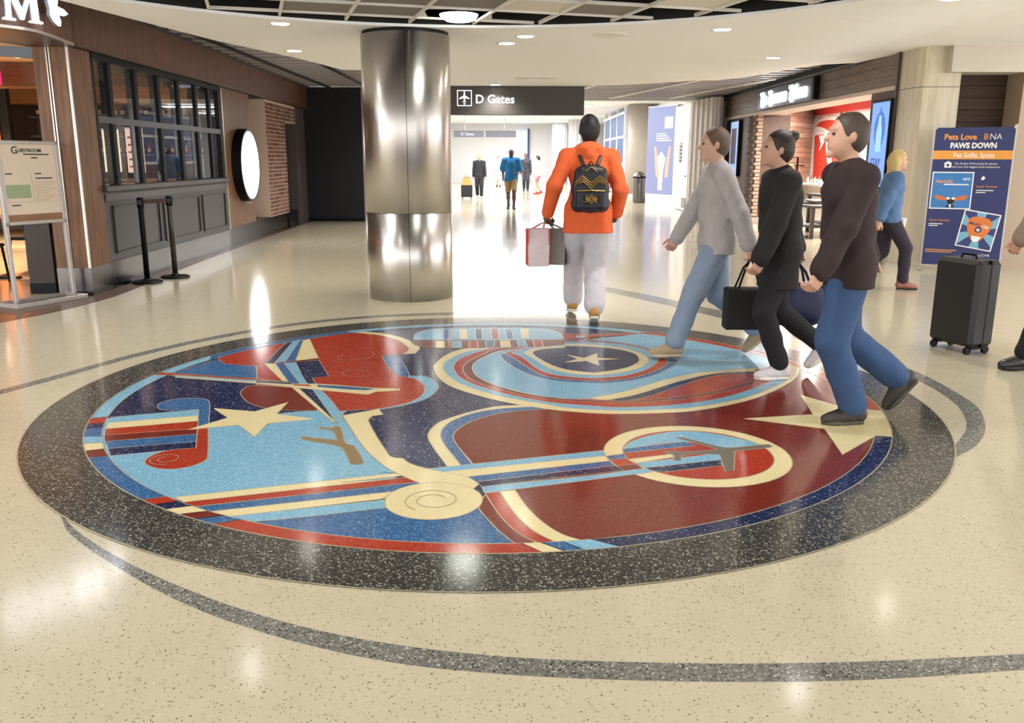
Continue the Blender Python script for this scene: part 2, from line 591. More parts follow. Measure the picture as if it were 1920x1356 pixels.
INLAY = [
('field','l','-2221,-616 -1574,-723 -1450,-640 -1125,-475 -848,-450 -854,-541 -637,-1114 -497,-1385 -415,-1499 -416,-1574 -961,-1750 -1355,-1850 -1628,-1636 -1759,-1504 -1949,-1236 -2135,-819'),
('field','m','-2221,484 -2054,876 -1889,736 -1709,679 -1581,279 -2171,419'),
('field','m','-1105,-2057 -621,-1907 -384,-1811 -618,-1812 -446,-1779 -8,-1855 45,-2076 147,-2260 168,-2297 -184,-2300 -535,-2246 -321,-2289 -615,-2215 -949,-2084'),
('field','d','337,-396 171,-433 25,-521 -91,-644 -162,-789 -187,-925 -161,-1065 -63,-1362 24,-1709 81,-1775 171,-2047 278,-2209 404,-2284 551,-2274 895,-2170 1375,-1881 1808,-1430 2091,-1005 2263,-760 2413,-371 2454,226 2410,619 2275,1065 1839,697 1318,-200 779,-390 453,-302'),
('note_bar','l','-2175,-599 -1728,-433 -1688,-554 -2138,-707'),
('note_bar','c','-2137,-707 -1688,-555 -1650,-668 -2104,-819'),
('note_bar','r','-2104,-819 -1650,-669 -1605,-810 -2058,-930'),
('note_bar','d','-2058,-930 -1605,-810 -1573,-904 -2008,-1037'),
('note_bar','m','-2008,-1037 -1573,-904 -1530,-1033 -1938,-1150'),
('note_bar','n','-1938,-1151 -1530,-1033 -1496,-1135 -1877,-1261'),
('note_head','m','-1995,-374 -2006,-286 -1964,-214 -1851,-184 -1774,-203 -1721,-269 -1570,-721 -1618,-757 -1728,-433 -1872,-456 -1935,-449'),
('note_head','r','-1614,-769 -1572,-726 -1383,-1289 -1386,-1344 -1419,-1407 -1467,-1441 -1523,-1452 -1600,-1426 -1661,-1368 -1678,-1310 -1665,-1234 -1613,-1172 -1496,-1135'),
('violin_surround','c','-1236,1988 -1006,1902 -838,1769 -719,1604 -658,1431 -601,1336 -612,1098 -720,1079 -801,1333 -1056,1677'),
('violin_surround','m','-855,1016 -740,1048 -574,401 -604,288 -707,357'),
('violin_surround','l','-579,404 -462,395 -411,308 -356,141 -359,-3 -393,-154 -472,-284 -590,-382 -672,-436 -604,-156 -563,155'),
('violin_body','r','-2062,924 -2006,1080 -1833,1319 -1691,1505 -1725,1440 -1549,1643 -1257,1926 -1016,1825 -867,1674 -750,1478 -684,1278 -683,1172 -706,1083 -785,1060 -855,1016 -794,787 -700,500 -615,375 -532,323 -467,189 -436,43 -443,-125 -498,-265 -579,-349 -654,-402 -791,-438 -906,-460 -1027,-445 -1251,19 -1549,127 -1584,277 -1705,677 -1855,715 -1958,753'),
('violin_lobe','d','-1546,143 -1601,104 -1599,-32 -1548,-166 -1455,-309 -1356,-390 -1254,-434 -1245,-437 -1138,-452 -999,-440 -1299,81 -1551,134'),
('fin','n','-1664,748 -1695,1504 -1654,1565 -1599,765'),
('fin','l','-1599,765 -1654,1565 -1596,1601 -1533,814'),
('fin','m','-1533,814 -1610,1596 -1584,1617 -1465,848'),
('fin','c','-1465,848 -1589,1627 -1537,1627 -1315,937'),
('fin','d','-1535,798 -1315,937 -1297,874 -1525,758'),
('fin_cap','c','-1698,1494 -1683,1640 -1671,1656 -1659,1544'),
('fin_cap','r','-1659,1544 -1674,1666 -1637,1688 -1628,1565'),
('fin_cap','l','-1628,1564 -1637,1688 -1607,1714 -1596,1590'),
('fin_cap','d','-1596,1590 -1607,1714 -1578,1736 -1562,1611'),
('neck','c','-1664,747 -1591,756 -1339,184 -1387,217'),
('neck','m','-1591,756 -1522,773 -1269,172 -1341,177'),
('neck','l','-1531,773 -1451,798 -1217,172 -1274,178'),
('neck','n','-1451,798 -1295,865 -1126,385 -1225,328 -1152,140 -1221,172'),
('neck','c','-1302,80 -1247,55 -857,-704 -896,-654'),
('neck','n','-1250,55 -1152,31 -860,-692'),
('neck','l','-1158,37 -1088,-6 -843,-594 -858,-700'),
('bow','c','-2184,408 -1360,193 -1312,170 -1145,166 -756,66 -599,49 -592,8 -742,-27 -779,-95 -1289,73 -1561,168 -1341,118 -2157,338'),
('bow','l','-2218,408 -1360,193 -1350,153 -2168,365'),
('bow','r','-2328,435 -2307,479 -2236,454 -1591,299 -1370,233 -1363,203 -2213,393 -2311,392'),
('bow','n','-1590,268 -1375,223 -1307,150 -1568,194'),
('bow','r','-1321,157 -1203,145 -1181,103 -1301,124'),
('bow','m','-1151,145 -968,108 -753,47 -803,2 -954,32 -1138,87'),
('stripe','c','-1354,-1805 -426,-1500 -483,-1484 -347,-1521 -654,-1622 -416,-1571 -1291,-1862'),
('stripe','r','-1291,-1862 -416,-1571 -366,-1552 -298,-1614 -637,-1712 -406,-1647 -1225,-1911'),
('stripe','m','-1225,-1911 -406,-1647 -298,-1614 -243,-1654 -445,-1749 -395,-1729 -1152,-1967'),
('stripe','c','-1152,-1967 -395,-1729 -400,-1712 -360,-1829 -384,-1814 -1065,-2021'),
('stripe','l','-1065,-2021 -384,-1814 -437,-1798 -394,-1892 -372,-1908 -952,-2070'),
('curve','c','531,-460 356,-334 189,-324 21,-362 -139,-496 -272,-663 -315,-794 -324,-918 -299,-1047 -181,-1415 -116,-1395 -230,-1047 -255,-918 -253,-794 -210,-649 -97,-510 64,-406 355,-371'),
('curve','m','-116,-1395 -230,-1047 -255,-918 -253,-794 -210,-649 -98,-495 63,-398 338,-359 476,-417 303,-413 65,-494 -91,-648 -168,-806 -187,-929 -160,-1069 -63,-1375'),
('stripe','l','-289,-1442 606,-1156 597,-1242 -206,-1483'),
('stripe','c','-206,-1483 597,-1242 620,-1240 606,-1320 -97,-1549'),
('stripe','m','-97,-1549 606,-1320 626,-1316 644,-1380 -36,-1609'),
('stripe','n','-36,-1609 644,-1380 670,-1454 379,-1540 -8,-1672'),
('stripe','l','-8,-1672 570,-1499 683,-1454 723,-1500 375,-1623 7,-1746'),
('curve','d','-16,-1890 16,-1754 84,-2009 158,-2174 238,-2275 221,-2300 163,-2288 103,-2200 42,-2066'),
('curve','r','10,-1750 78,-1726 142,-1979 214,-2147 309,-2256 243,-2275 158,-2174 84,-2009'),
('curve','c','74,-1729 143,-1709 190,-1889 256,-2064 334,-2186 407,-2239 356,-2275 308,-2260 214,-2147 142,-1979'),
('arm','c','-852,-552 -663,-412 -620,-533 -680,-561 -686,-655 -486,-1247 -458,-1278 -411,-1288 -372,-1359 -291,-1427 -193,-1483 -84,-1542 -22,-1636 -73,-1764 -202,-1698 -275,-1647 -415,-1500 -497,-1390 -636,-1119'),
('disc','c',(-212,-1830,212)),
('plane_silhouette','b','-944,-775 -860,-794 -857,-748 -820,-781 -750,-1029 -719,-1079 -691,-1096 -600,-1340 -603,-1380 -656,-1380 -732,-1163 -781,-1097 -981,-993 -1000,-937 -893,-978 -795,-1006 -858,-842 -935,-803'),
('ring','c',(1062,-1205,465)),
('ring_field','r',(1068,-1197,375)),
('ring_field','l','703,-1133 736,-1047 831,-941 948,-867 1076,-831 1178,-853 1297,-925 1387,-1007 1424,-1059 1249,-1121 1032,-1021'),
('stripe','m','703,-1133 1033,-1017 1086,-1078 702,-1198'),
('stripe','c','704,-1296 939,-1211 953,-1253 737,-1351'),
('stripe','l','737,-1351 1181,-1198 1164,-1303 768,-1417'),
('stripe','n','768,-1417 1164,-1299 1152,-1379 846,-1474 802,-1459'),
('ring_crossing','m','601,-1246 696,-1211 699,-1278 614,-1310'),
('ring_crossing','r','614,-1310 699,-1278 732,-1363 639,-1391'),
('ring_crossing','d','639,-1391 732,-1363 761,-1425 666,-1461'),
('ring_crossing','l','666,-1461 764,-1426 806,-1473 702,-1511'),
('plane_silhouette','g','998,-945 1046,-947 1199,-1089 1251,-1111 1469,-1053 1486,-1082 1460,-1109 1266,-1166 1192,-1451 1147,-1461 1176,-1220 1073,-1210 984,-1232 965,-1315 931,-1315 942,-1233 895,-1180 926,-1169 1002,-1179 1141,-1156 1182,-1134 1051,-999'),
('star','c','-1646,-832 -1500,-609 -1646,-412 -1382,-481 -1237,-278 -1239,-531 -1002,-624 -1241,-712 -1245,-955 -1397,-744'),
('star','c','1464,-593 1888,-508 1955,-74 2132,-387 2341,-432 2320,-607 2198,-940 2095,-905 1796,-1217 1857,-783'),
('swirl','c','-35,1326 -184,1311 -300,1208 -394,973 -434,719 -426,583 -376,359 -276,121 -107,-84 91,-262 291,-383 444,-450 665,-501 890,-499 1200,-442 1558,-230 1836,47 2048,352 2161,612 2192,811 2101,978 1773,1386 1229,1843 563,1569'),
('swirl','l','-26,1301 -180,1217 -290,1043 -363,790 -358,617 -312,422 -207,180 -17,-56 159,-199 360,-322 448,-382 748,-434 977,-418 1217,-361 1581,-141 1856,145 2004,352 2038,892 1773,1385 1229,1843 563,1568'),
('swirl','r','-9,1313 -126,1178 -251,956 -290,721 -275,552 -215,329 -87,123 89,-69 296,-223 429,-291 453,-293 756,-365 989,-341 1237,-262 1514,-88 1808,211 1956,423 1943,891 1773,1385 1229,1843 563,1568'),
('swirl','d','9,1285 -105,1045 -195,828 -221,636 -190,423 -106,225 52,40 297,-164 458,-218 690,-259 927,-242 1175,-175 1449,-21 1654,142 1775,279 1848,890 1773,1385 1229,1843 563,1568'),
('swirl','r','45,1204 -86,976 -144,793 -154,653 -121,424 -39,240 88,68 265,-94 435,-176 460,-183 694,-219 933,-199 1185,-122 1462,36 1732,278 1834,495 1762,1337 1229,1843 563,1568'),
('swirl_field','l','45,1191 -85,969 -143,793 -153,653 -120,424 -38,240 88,74 265,-83 435,-171 607,-182 619,-173 879,-11 1225,325 1482,509 1847,608 2021,768 2085,892 2101,978 1972,1176 1779,1409 1508,1711 1226,1898 745,1622 561,1527 558,1426'),
('swirl_line','c','595,-173 865,11 1235,378 1487,535 1860,655 1833,554 1518,472 1259,273 910,-82 727,-201'),
('swirl_line','n','727,-201 910,-82 1259,273 1518,472 1833,554 1817,494 1555,439 1288,205 956,-148 795,-227'),
('target_ring','m','30,1061 82,831 201,524 349,320 532,232 767,213 695,208 915,269 1136,467 1297,719 1355,883 1317,1099 1160,1367 930,1583 724,1621 566,1619 558,1578 254,1337'),
('target_ring','r','72,1124 164,886 280,551 389,366 573,286 773,273 700,266 924,339 1109,523 1248,758 1277,924 1233,1188 1087,1424 874,1546 564,1583 556,1547 254,1337'),
('target_ring','l','123,1140 206,979 320,591 430,429 615,353 781,346 708,347 890,410 1064,579 1180,798 1217,966 1181,1234 1018,1448 769,1534 561,1531 552,1477 254,1316'),
('target_ring','c','217,1141 289,943 400,625 547,463 789,421 671,418 854,482 1015,617 1115,797 1143,922 1108,1141 983,1325 761,1444 557,1466 548,1404 297,1287'),
('target_field','n','285,1142 368,834 479,626 629,528 797,498 660,498 818,557 947,655 1040,796 1076,921 1065,1118 947,1277 754,1370 553,1392 544,1328 357,1263'),
('star','c','541,1067 668,958 780,1123 768,960 930,928 764,883 757,707 676,853 513,810 615,921'),
('headstock','l','-682,1605 -694,1814 -656,1985 -559,2087 -220,2118 366,2127 460,2051 539,1904 559,1645'),
('headstock','d','-680,1569 560,1654 561,1511 523,1424 387,1359 -9,1307 -489,1297 -600,1358 -656,1460'),
('headstock_stripe','m','-470,2063 -405,2074 -371,1641 -436,1631'),
('headstock_stripe','c','-330,2075 -272,2076 -241,1661 -300,1656'),
('headstock_stripe','n','-194,2077 -136,2078 -117,1672 -172,1666'),
('headstock_stripe','r','-59,2089 5,2090 21,1673 -39,1673'),
('headstock_stripe','m','68,2091 121,2091 140,1680 85,1674'),
('headstock_stripe','c','204,2103 267,2104 267,1686 214,1685'),
('headstock_stripe','c','-495,1566 -423,1572 -402,1305 -477,1304'),
('headstock_stripe','l','-359,1577 -291,1578 -271,1307 -341,1306'),
('headstock_stripe','r','-223,1583 -155,1584 -140,1313 -210,1312'),
('headstock_stripe','m','-87,1589 -15,1595 -18,1323 -75,1322'),
('headstock_stripe','c','31,1595 104,1601 118,1333 43,1327'),
('headstock_stripe','l','168,1606 232,1612 250,1351 180,1342'),
('headstock_stripe','r','300,1612 369,1618 378,1369 307,1356'),
('headstock_neck','r','546,1911 679,1869 810,1857 1190,1950 1226,1894 787,1746 770,1671 799,1729 673,1663 560,1652'),
('headstock_peg','l','658,1765 691,1809 722,1799 737,1761 711,1723 673,1722')]
RIM = [('l', -164.6, -164.9), ('r', -161.9, -161.7), ('n', -159.3, -159.5), ('m', -156.1, -155.2), ('l', -153.0, -152.2), ('c', -149.7, -149.4), ('d', -146.8, -146.1), ('m', -129.0, -127.7), ('r', -126.8, -125.4), ('n', -124.8, -123.1), ('c', -122.5, -120.4), ('d', -120.2, -118.0), ('m', -117.6, -115.7), ('r', -83.8, -85.8), ('c', -81.7, -83.9), ('m', -79.9, -81.8), ('l', -76.3, -78.9), ('n', -23.0, -23.2), ('c', -10.3, -9.9), ('r', 56.8, 58.0), ('l', 123.5, 123.0), ('m', 154.5, 157.6)]
BAND_SOUTH = ('-1894,3405 -1712,3203 -1440,2969 -1170,2776 -896,2612 -603,2476 -323,2389 -13,2332 303,2308 696,2299 1096,2315 1598,2360','-1894,3405 -1754,3203 -1403,2884 -1130,2671 -866,2510 -582,2378 -312,2291 -13,2241 292,2216 672,2207 1058,2222 1550,2278')
BAND_NORTH = ('-3325,5284 -3131,5757 -2877,6444 -2497,7123 -1979,7737 -1317,8133 -622,8321 -1,8361 608,8164','-3259,5172 -3071,5640 -2823,6317 -2453,6991 -1947,7608 -1299,8019 -611,8173 -1,8154 596,7993')
BAND_EAST = ('-726,13082 40,11852 992,10266 1610,9296 1937,8676 2225,8132 2497,7402 2693,6534 2811,6178 2859,5766 2843,5286 2808,5044 2704,4769 2583,4539 2459,4364 2347,4242 2128,4056','-707,12730 39,11504 956,9875 1539,8869 1851,8272 2118,7721 2379,7036 2615,6244 2705,5932 2746,5677 2742,5362 2705,5090 2623,4831 2533,4635 2431,4481 2294,4301 2180,4175')
# ================================================================== SETTING
# ------------------------------------------------------------------ floor
floor = struct(MB().add([(-16, -7, 0), (16, -7, 0), (16, 70, 0), (-16, 70, 0)], [(0, 1, 2, 3)]).build('floor', CREAM_FLOOR))


def ribbon(name, data, z, mat, parent):
    a = spline(mm(data[0]), closed=False, sub=6, corner=80)
    b = spline(mm(data[1]), closed=False, sub=6, corner=80)
    n = min(len(a), len(b))
    vs = [(p[0], p[1], z) for p in a[:n]] + [(p[0], p[1], z) for p in b[:n]]
    fs = []
    for i in range(n - 1):
        f = (i, i + 1, n + i + 1, n + i)
        p = [vs[k] for k in f]
        s = sum(p[k][0] * p[(k + 1) % 4][1] - p[(k + 1) % 4][0] * p[k][1] for k in range(4))
        fs.append(f if s > 0 else f[::-1])
    return mesh_obj(name, vs, fs, mat, parent)


props(ribbon('floor_band', BAND_SOUTH, 0.0006, GREY_BAND, floor), 'grey terrazzo band sweeping below the medallion')
props(ribbon('floor_band', BAND_NORTH, 0.0005, GREY_BAND, floor), 'thin grey terrazzo band above the medallion')
props(ribbon('floor_band', BAND_EAST, 0.0007, GREY_BAND, floor), 'grey terrazzo band curving round the right of the medallion')
# brown floor of the restaurant and its curved edge
rf = [(-4.66, 7.6), (-4.42, 8.25), (-4.31, 8.8), (-4.27, 9.4), (-4.33, 10.3), (-4.45, 11.9), (-4.62, 16), (-4.76, 20.85), (-11.8, 21), (-11.8, 5.5), (-6.2, 5.5), (-5.1, 6.8)]
RESTO_FLOOR = terrazzo('brown restaurant floor', (92, 70, 58), [((80, 58, 46), .5), ((140, 112, 90), .5)], scale=60, density=.6, size=.6, rough=.3)
RESTO_PALE = terrazzo('pale restaurant floor', (205, 182, 150), [((180, 158, 128), .5), ((220, 200, 170), .5)], scale=60, density=.5, size=.6, rough=.25)
o = MB().prism(spline(rf, True, 4, 60), -0.01, 0.0012).build('floor', RESTO_FLOOR)
struct(o)
MB().prism([(-4.95, 9.0), (-4.9, 20.8), (-11.7, 20.8), (-11.7, 5.6), (-6.4, 5.6), (-5.5, 7.6)], 0.0, 0.0024).build('floor_field', RESTO_PALE, o)

# ------------------------------------------------------------------ medallion
MCX, MCY, MR, MRI, MRR = -0.128, 5.385, 2.662, 2.362, 2.272
med = thing('floor_medallion', 'large round terrazzo medallion with violin, stars and planes inlaid in the floor', 'floor art', (MCX, MCY, 0))


def disc_pts(cx, cy, r, n=96):
    return [(cx + r * math.cos(2 * PI * k / n), cy + r * math.sin(2 * PI * k / n)) for k in range(n)]


DZ = 0.000015


def inlay(name, col, pts, i, div=True):
    """one terrazzo piece: a thin slab with its pale divider strip round the edge"""
    z = 0.0007 + i * DZ
    o = MB().prism(pts, 0.0, z).build(name, TZ[col] if isinstance(col, str) else col, med, local=True)
    if div:
        n = len(pts)
        V = [Vector(p) for p in pts]
        wdt = 0.0028
        vs, fs = [], []
        for k in range(n):
            d = V[(k + 1) % n] - V[k - 1]
            if d.length < 1e-9:
                d = Vector((1, 0))
            d.normalize()
            q = Vector((-d.y, d.x)) * wdt
            vs += [(V[k].x + q.x, V[k].y + q.y, z + DZ * 0.5), (V[k].x - q.x, V[k].y - q.y, z + DZ * 0.5)]
        for k in range(n):
            a, b = 2 * k, 2 * ((k + 1) % n)
            fs.append((a, a + 1, b + 1, b))
        mesh_obj('divider', vs, fs, BRASS, o, local=True)
    return o


inlay('field', 'n', disc_pts(0, 0, MRR + 0.01), 0, False)
for _i, (nm, co, da) in enumerate(INLAY):
    if isinstance(da, tuple):
        pts = disc_pts(da[0] / 1000, da[1] / 1000, da[2] / 1000, 64)
    else:
        pts = spline(mm(da), True, 5)
        # keep the piece inside the rim
        q = []
        for p in pts:
            r = math.hypot(*p)
            lim = MRR + 0.02 if nm != 'star' and nm != 'bow' else MRI + 0.01
            q.append(p if r < lim else (p[0] * lim / r, p[1] * lim / r))
        pts = q
    if nm in ('bow', 'star'):
        continue_i = len(INLAY) + 30 + _i * 0.2
        inlay(nm, co, pts, continue_i)
    else:
        inlay(nm, co, pts, _i + 2)
# rim band: coloured arcs between the art and the dark border
_b = RIM[-1]
zrim = len(INLAY) + 6
for k, (co, ao, ai) in enumerate(RIM):
    po, pi_ = RIM[k - 1][1], RIM[k - 1][2]
    while ao < po:
        ao += 360
    while ai < pi_:
        ai += 360
    n = max(2, int((ao - po) / 3))
    outer = [(MRI * 1.004 * math.cos(R(po + (ao - po) * t / n)), MRI * 1.004 * math.sin(R(po + (ao - po) * t / n))) for t in range(n + 1)]
    inner = [(MRR * math.cos(R(pi_ + (ai - pi_) * t / n)), MRR * math.sin(R(pi_ + (ai - pi_) * t / n))) for t in range(n + 1)]
    inlay('rim_segment', co, outer + inner[::-1], zrim)
# dark border ring, as arcs with a thin divider at each edge
zr = 0.0007 + (len(INLAY) + 70) * DZ
n = 128
vs, fs = [], []
for k in range(n):
    c, s_ = math.cos(2 * PI * k / n), math.sin(2 * PI * k / n)
    vs += [(MRI * c, MRI * s_, zr), (MR * c, MR * s_, zr), (MR * c, MR * s_, 0)]
for k in range(n):
    a, b = 3 * k, 3 * ((k + 1) % n)
    fs += [(a, a + 1, b + 1, b), (a + 1, a + 2, b + 2, b + 1)]
ring = mesh_obj('border_ring', vs, fs, DARK_RING, med, local=True)
ring['label'] = 'dark speckled terrazzo border ring'
for rr in (MRI, MR):
    vs, fs = [], []
    for k in range(n):
        c, s_ = math.cos(2 * PI * k / n), math.sin(2 * PI * k / n)
        vs += [((rr - .003) * c, (rr - .003) * s_, zr + .0001), ((rr + .003) * c, (rr + .003) * s_, zr + .0001)]
    for k in range(n):
        a, b = 2 * k, 2 * ((k + 1) % n)
        fs.append((a, a + 1, b + 1, b))
    mesh_obj('divider', vs, fs, BRASS, ring, local=True)


def engraved(pts, z, mat, w=0.0022):
    V = [Vector(p) for p in spline(pts, False, 5, 120)]
    vs, fs = [], []
    for k in range(len(V)):
        d = (V[min(k + 1, len(V) - 1)] - V[max(k - 1, 0)]).normalized()
        q = Vector((-d.y, d.x)) * w
        vs += [(V[k].x + q.x, V[k].y + q.y, z), (V[k].x - q.x, V[k].y - q.y, z)]
    for k in range(len(V) - 1):
        fs.append((2 * k, 2 * k + 1, 2 * k + 3, 2 * k + 2))
    return mesh_obj('divider', vs, fs, mat, med, local=True)


def spiral(cx, cy, r0, r1, turns, a0=0.0):
    n = int(18 * turns)
    return [(cx + (r0 + (r1 - r0) * k / n) * math.cos(a0 + 2 * PI * turns * k / n), cy + (r0 + (r1 - r0) * k / n) * math.sin(a0 + 2 * PI * turns * k / n)) for k in range(n + 1)]


ztop = 0.0007 + (len(INLAY) + 64) * DZ
engraved(spiral(-0.212, -1.83, 0.05, 0.13, 1.6, 0.4), ztop, plain('engraved line', (176, 160, 118), .4))
engraved(spiral(-1.58, -1.31, 0.03, 0.085, 1.5, 2.0), ztop, BRASS)
engraved(spiral(-0.95, 0.5, 0.04, 0.15, 0.8, 0.5), ztop, BRASS)
engraved(spiral(-1.1, 1.0, 0.05, 0.2, 0.7, 2.5), ztop, BRASS)

# ------------------------------------------------------------------ ceiling
CZ = 2.70


def zc(x):
    t = min(1, max(0, (x - 3.0) / 2.2))
    return CZ + 0.24 * t * t * (3 - 2 * t)


HC, HR = (-0.26, 5.2), 3.815
outer = [(6.95, 12.3), (5.62, 12.35), (5.56, 13.1), (5.4, 14.4), (4.47, 14.77), (3.88, 15.1), (2.95, 14.75), (2.17, 15.5), (1.26, 15.93), (-0.1, 15.93), (-1.3, 15.93), (-1.9, 14.4), (-2.2, 13.2), (-2.46, 13.15), (-2.75, 11.75), (-3.25, 9.97), (-3.55, 8.35), (-3.7, 7.5), (-3.95, 6.6), (-4.8, 5.4), (-7, 4.0), (-7, -7), (8, -7), (8, 12.3)]


def ray_poly(c, ang, poly):
    best = None
    d = (math.cos(ang), math.sin(ang))
    for i in range(len(poly)):
        p, q = poly[i], poly[(i + 1) % len(poly)]
        ex, ey = q[0] - p[0], q[1] - p[1]
        den = d[0] * ey - d[1] * ex
        if abs(den) < 1e-12:
            continue
        t = ((p[0] - c[0]) * ey - (p[1] - c[1]) * ex) / den
        u = ((p[0] - c[0]) * d[1] - (p[1] - c[1]) * d[0]) / den
        if t > 0 and -1e-9 <= u <= 1 + 1e-9 and (best is None or t > best):
            best = t
    return best


angs = [2 * PI * k / 160 for k in range(160)] + [math.atan2(p[1] - HC[1], p[0] - HC[0]) % (2 * PI) for p in outer]
angs = sorted(set(round(a, 6) for a in angs))
NS = 9
vs, fs = [], []
for a in angs:
    rb = max(HR + 0.02, ray_poly(HC, a, outer) or HR + 0.02)
    for j in range(NS + 1):
        rr = HR + (rb - HR) * j / NS
        x, y = HC[0] + rr * math.cos(a), HC[1] + rr * math.sin(a)
        vs.append((x, y, zc(x)))
    x, y = HC[0] + rb * math.cos(a), HC[1] + rb * math.sin(a)
    vs.append((x, y, zc(x) + 0.32))
    x, y = HC[0] + HR * math.cos(a), HC[1] + HR * math.sin(a)
    vs.append((x, y, zc(x) + 0.025))
st = NS + 3
na = len(angs)
for i in range(na):
    a, b = i * st, ((i + 1) % na) * st
    for j in range(NS):
        fs.append((a + j, b + j, b + j + 1, a + j + 1))
    fs.append((a + NS, b + NS, b + NS + 1, a + NS + 1))
    fs.append((a, a + NS + 2, b + NS + 2, b))
ceil = struct(mesh_obj('ceiling', vs, fs, WHITE_CEIL, smooth=False))
# dropped bulkhead by the right-hand pillar; ceiling paint, colour darkened against strong ambient light
MB().box(5.84, 8.4, 12.15, 13.2, 2.6, 2.97).build('bulkhead', plain('white bulkhead shaded down', (206, 197, 184), .75, noise=.02), ceil)

# open grid in the rotunda
gridw = plain('white grid bar', (225, 220, 212), .5)
tilew = plain('white ceiling tile', (222, 216, 205), .8, noise=.03, scale=60)
tileg = plain('grey perforated tile', (128, 122, 114), .8, noise=.2, scale=120)
PLEN = plain('dark plenum', (34, 31, 29), .9)
PIPE = plain('grey pipe', (96, 92, 88), .5, .4)
e1 = Vector((0.281, -0.960))
e2 = Vector((0.960, 0.281))
gz = 2.73


def GT(a, b, z):
    p = e1 * a + e2 * b
    return (p.x, p.y, z)


ca, cb = e1.dot(Vector(HC)), e2.dot(Vector(HC))
o2 = [1.55 + .61 * k for k in range(-12, 14)]
o1 = [-7.35 + .61 * k for k in range(-12, 14)]
for b in o2:
    d = HR ** 2 - (b - cb) ** 2
    if d > 0.05:
        d = math.sqrt(d)
        MB(GT).box(ca - d, ca + d, b - .012, b + .012, gz, gz + .03).build('grid_bar', gridw, ceil)
for a in o1:
    d = HR ** 2 - (a - ca) ** 2
    if d > 0.05:
        d = math.sqrt(d)
        MB(GT).box(a - .012, a + .012, cb - d, cb + d, gz + .002, gz + .028).build('grid_bar', gridw, ceil)
random.seed(4)
cells = {}
for i, a in enumerate(o1):
    for j, b in enumerate(o2):
        ok = all(math.hypot(a + da - ca, b + db - cb) < HR - .02 for da in (0, .61) for db in (0, .61))
        near = math.hypot(a + .305 - ca, b + .305 - cb) < HR - .1
        if not near:
            continue
        q = random.random()
        c = e1 * (a + .305) + e2 * (b + .305)
        if not ok:
            q = 0.6 if c.y > 7 else .2
        if q < .12:
            MB(GT).box(a + .014, a + .596, b + .014, b + .596, gz + .02, gz + .035).build('ceiling_tile', tilew, ceil) if ok else None
        elif q < .45:
            if ok:
                MB(GT).box(a + .014, a + .596, b + .014, b + .596, gz + .02, gz + .035).build('ceiling_tile', tileg, ceil)
_pv = [(HC[0] + (HR + .01) * math.cos(2 * PI * k / 48), HC[1] + (HR + .01) * math.sin(2 * PI * k / 48)) for k in range(48)]
struct(MB().add([(p[0], p[1], 2.727) for p in _pv] + [(p[0], p[1], 3.9) for p in _pv], [(k, (k + 1) % 48, 48 + (k + 1) % 48, 48 + k) for k in range(48)] + [tuple(range(48, 96))]).build('ceiling_plenum', PLEN))
pl = MB()
for k in range(7):
    y = 6.2 + k * .45
    pl.tube([(-4, y + .3, 3.1 + .05 * (k % 3)), (3.5, y, 3.1 + .05 * (k % 3))], .035, 8)
pl.build('pipe_run', PIPE, ceil)

# linear metal ceilings: left along the restaurant and far right by the shop
SLAT = plain('grey metal slat', (172, 165, 162), .4, .15)
slats = struct(MB().box(-5.3, 8.6, 7.0, 25.0, 3.42, 3.46).build('ceiling_backing', PLEN))
sl_me = None


def slat(x0, x1, y, z, w=.085):
    b = MB().box(x0, x1, y - w / 2, y + w / 2, z, z + .05)
    return b.build('slat', SLAT, slats)


for k in range(29):
    y = 8.0 + k * .45
    slat(-4.72, -2.0 if y > 13.2 else -2.9, y, 3.06, .17)
for k in range(23):
    y = 14.0 + k * .45
    if y > 15:
        slat(-2.0, 1.2 if y < 16.2 else 5.45, y, 3.06, .17)
    else:
        slat(3.0, 5.45, y, 3.06, .17)
CARR = plain('pale carrier bar', (236, 230, 224), .4)
for x in (-4.2, -3.3):
    MB().box(x - .02, x + .02, 8, 20.9, 3.02, 3.06).build('carrier', BLACK, slats)
for a, b in (((1.0, 24.2), (2.2, 18.0)), ((2.6, 24.2), (4.2, 17.0)), ((4.2, 24.2), (5.3, 18.4))):
    d = Vector((b[0] - a[0], b[1] - a[1])).normalized()
    q = Vector((-d.y, d.x)) * .04
    MB().add([(a[0] + q.x, a[1] + q.y, 3.03), (a[0] - q.x, a[1] - q.y, 3.03), (b[0] - q.x, b[1] - q.y, 3.03), (b[0] + q.x, b[1] + q.y, 3.03),
              (a[0] + q.x, a[1] + q.y, 3.06), (a[0] - q.x, a[1] - q.y, 3.06), (b[0] - q.x, b[1] - q.y, 3.06), (b[0] + q.x, b[1] + q.y, 3.06)],
             [(0, 1, 2, 3), (7, 6, 5, 4), (0, 3, 7, 4), (1, 5, 6, 2), (0, 4, 5, 1), (2, 6, 7, 3)]).build('carrier', CARR, slats)
tb = plain('metal duct', (150, 146, 150), .3, .7)
MB().box(-4.3, -2.6, 12.0, 12.12, 3.1, 3.16).build('light_tube', glow('cool tube', (235, 235, 255), 1.2), slats)
MB().box(-3.2, -2.1, 20.5, 20.62, 3.0, 3.05).build('light_tube', glow('cool tube', (235, 235, 255), 1.2), slats)

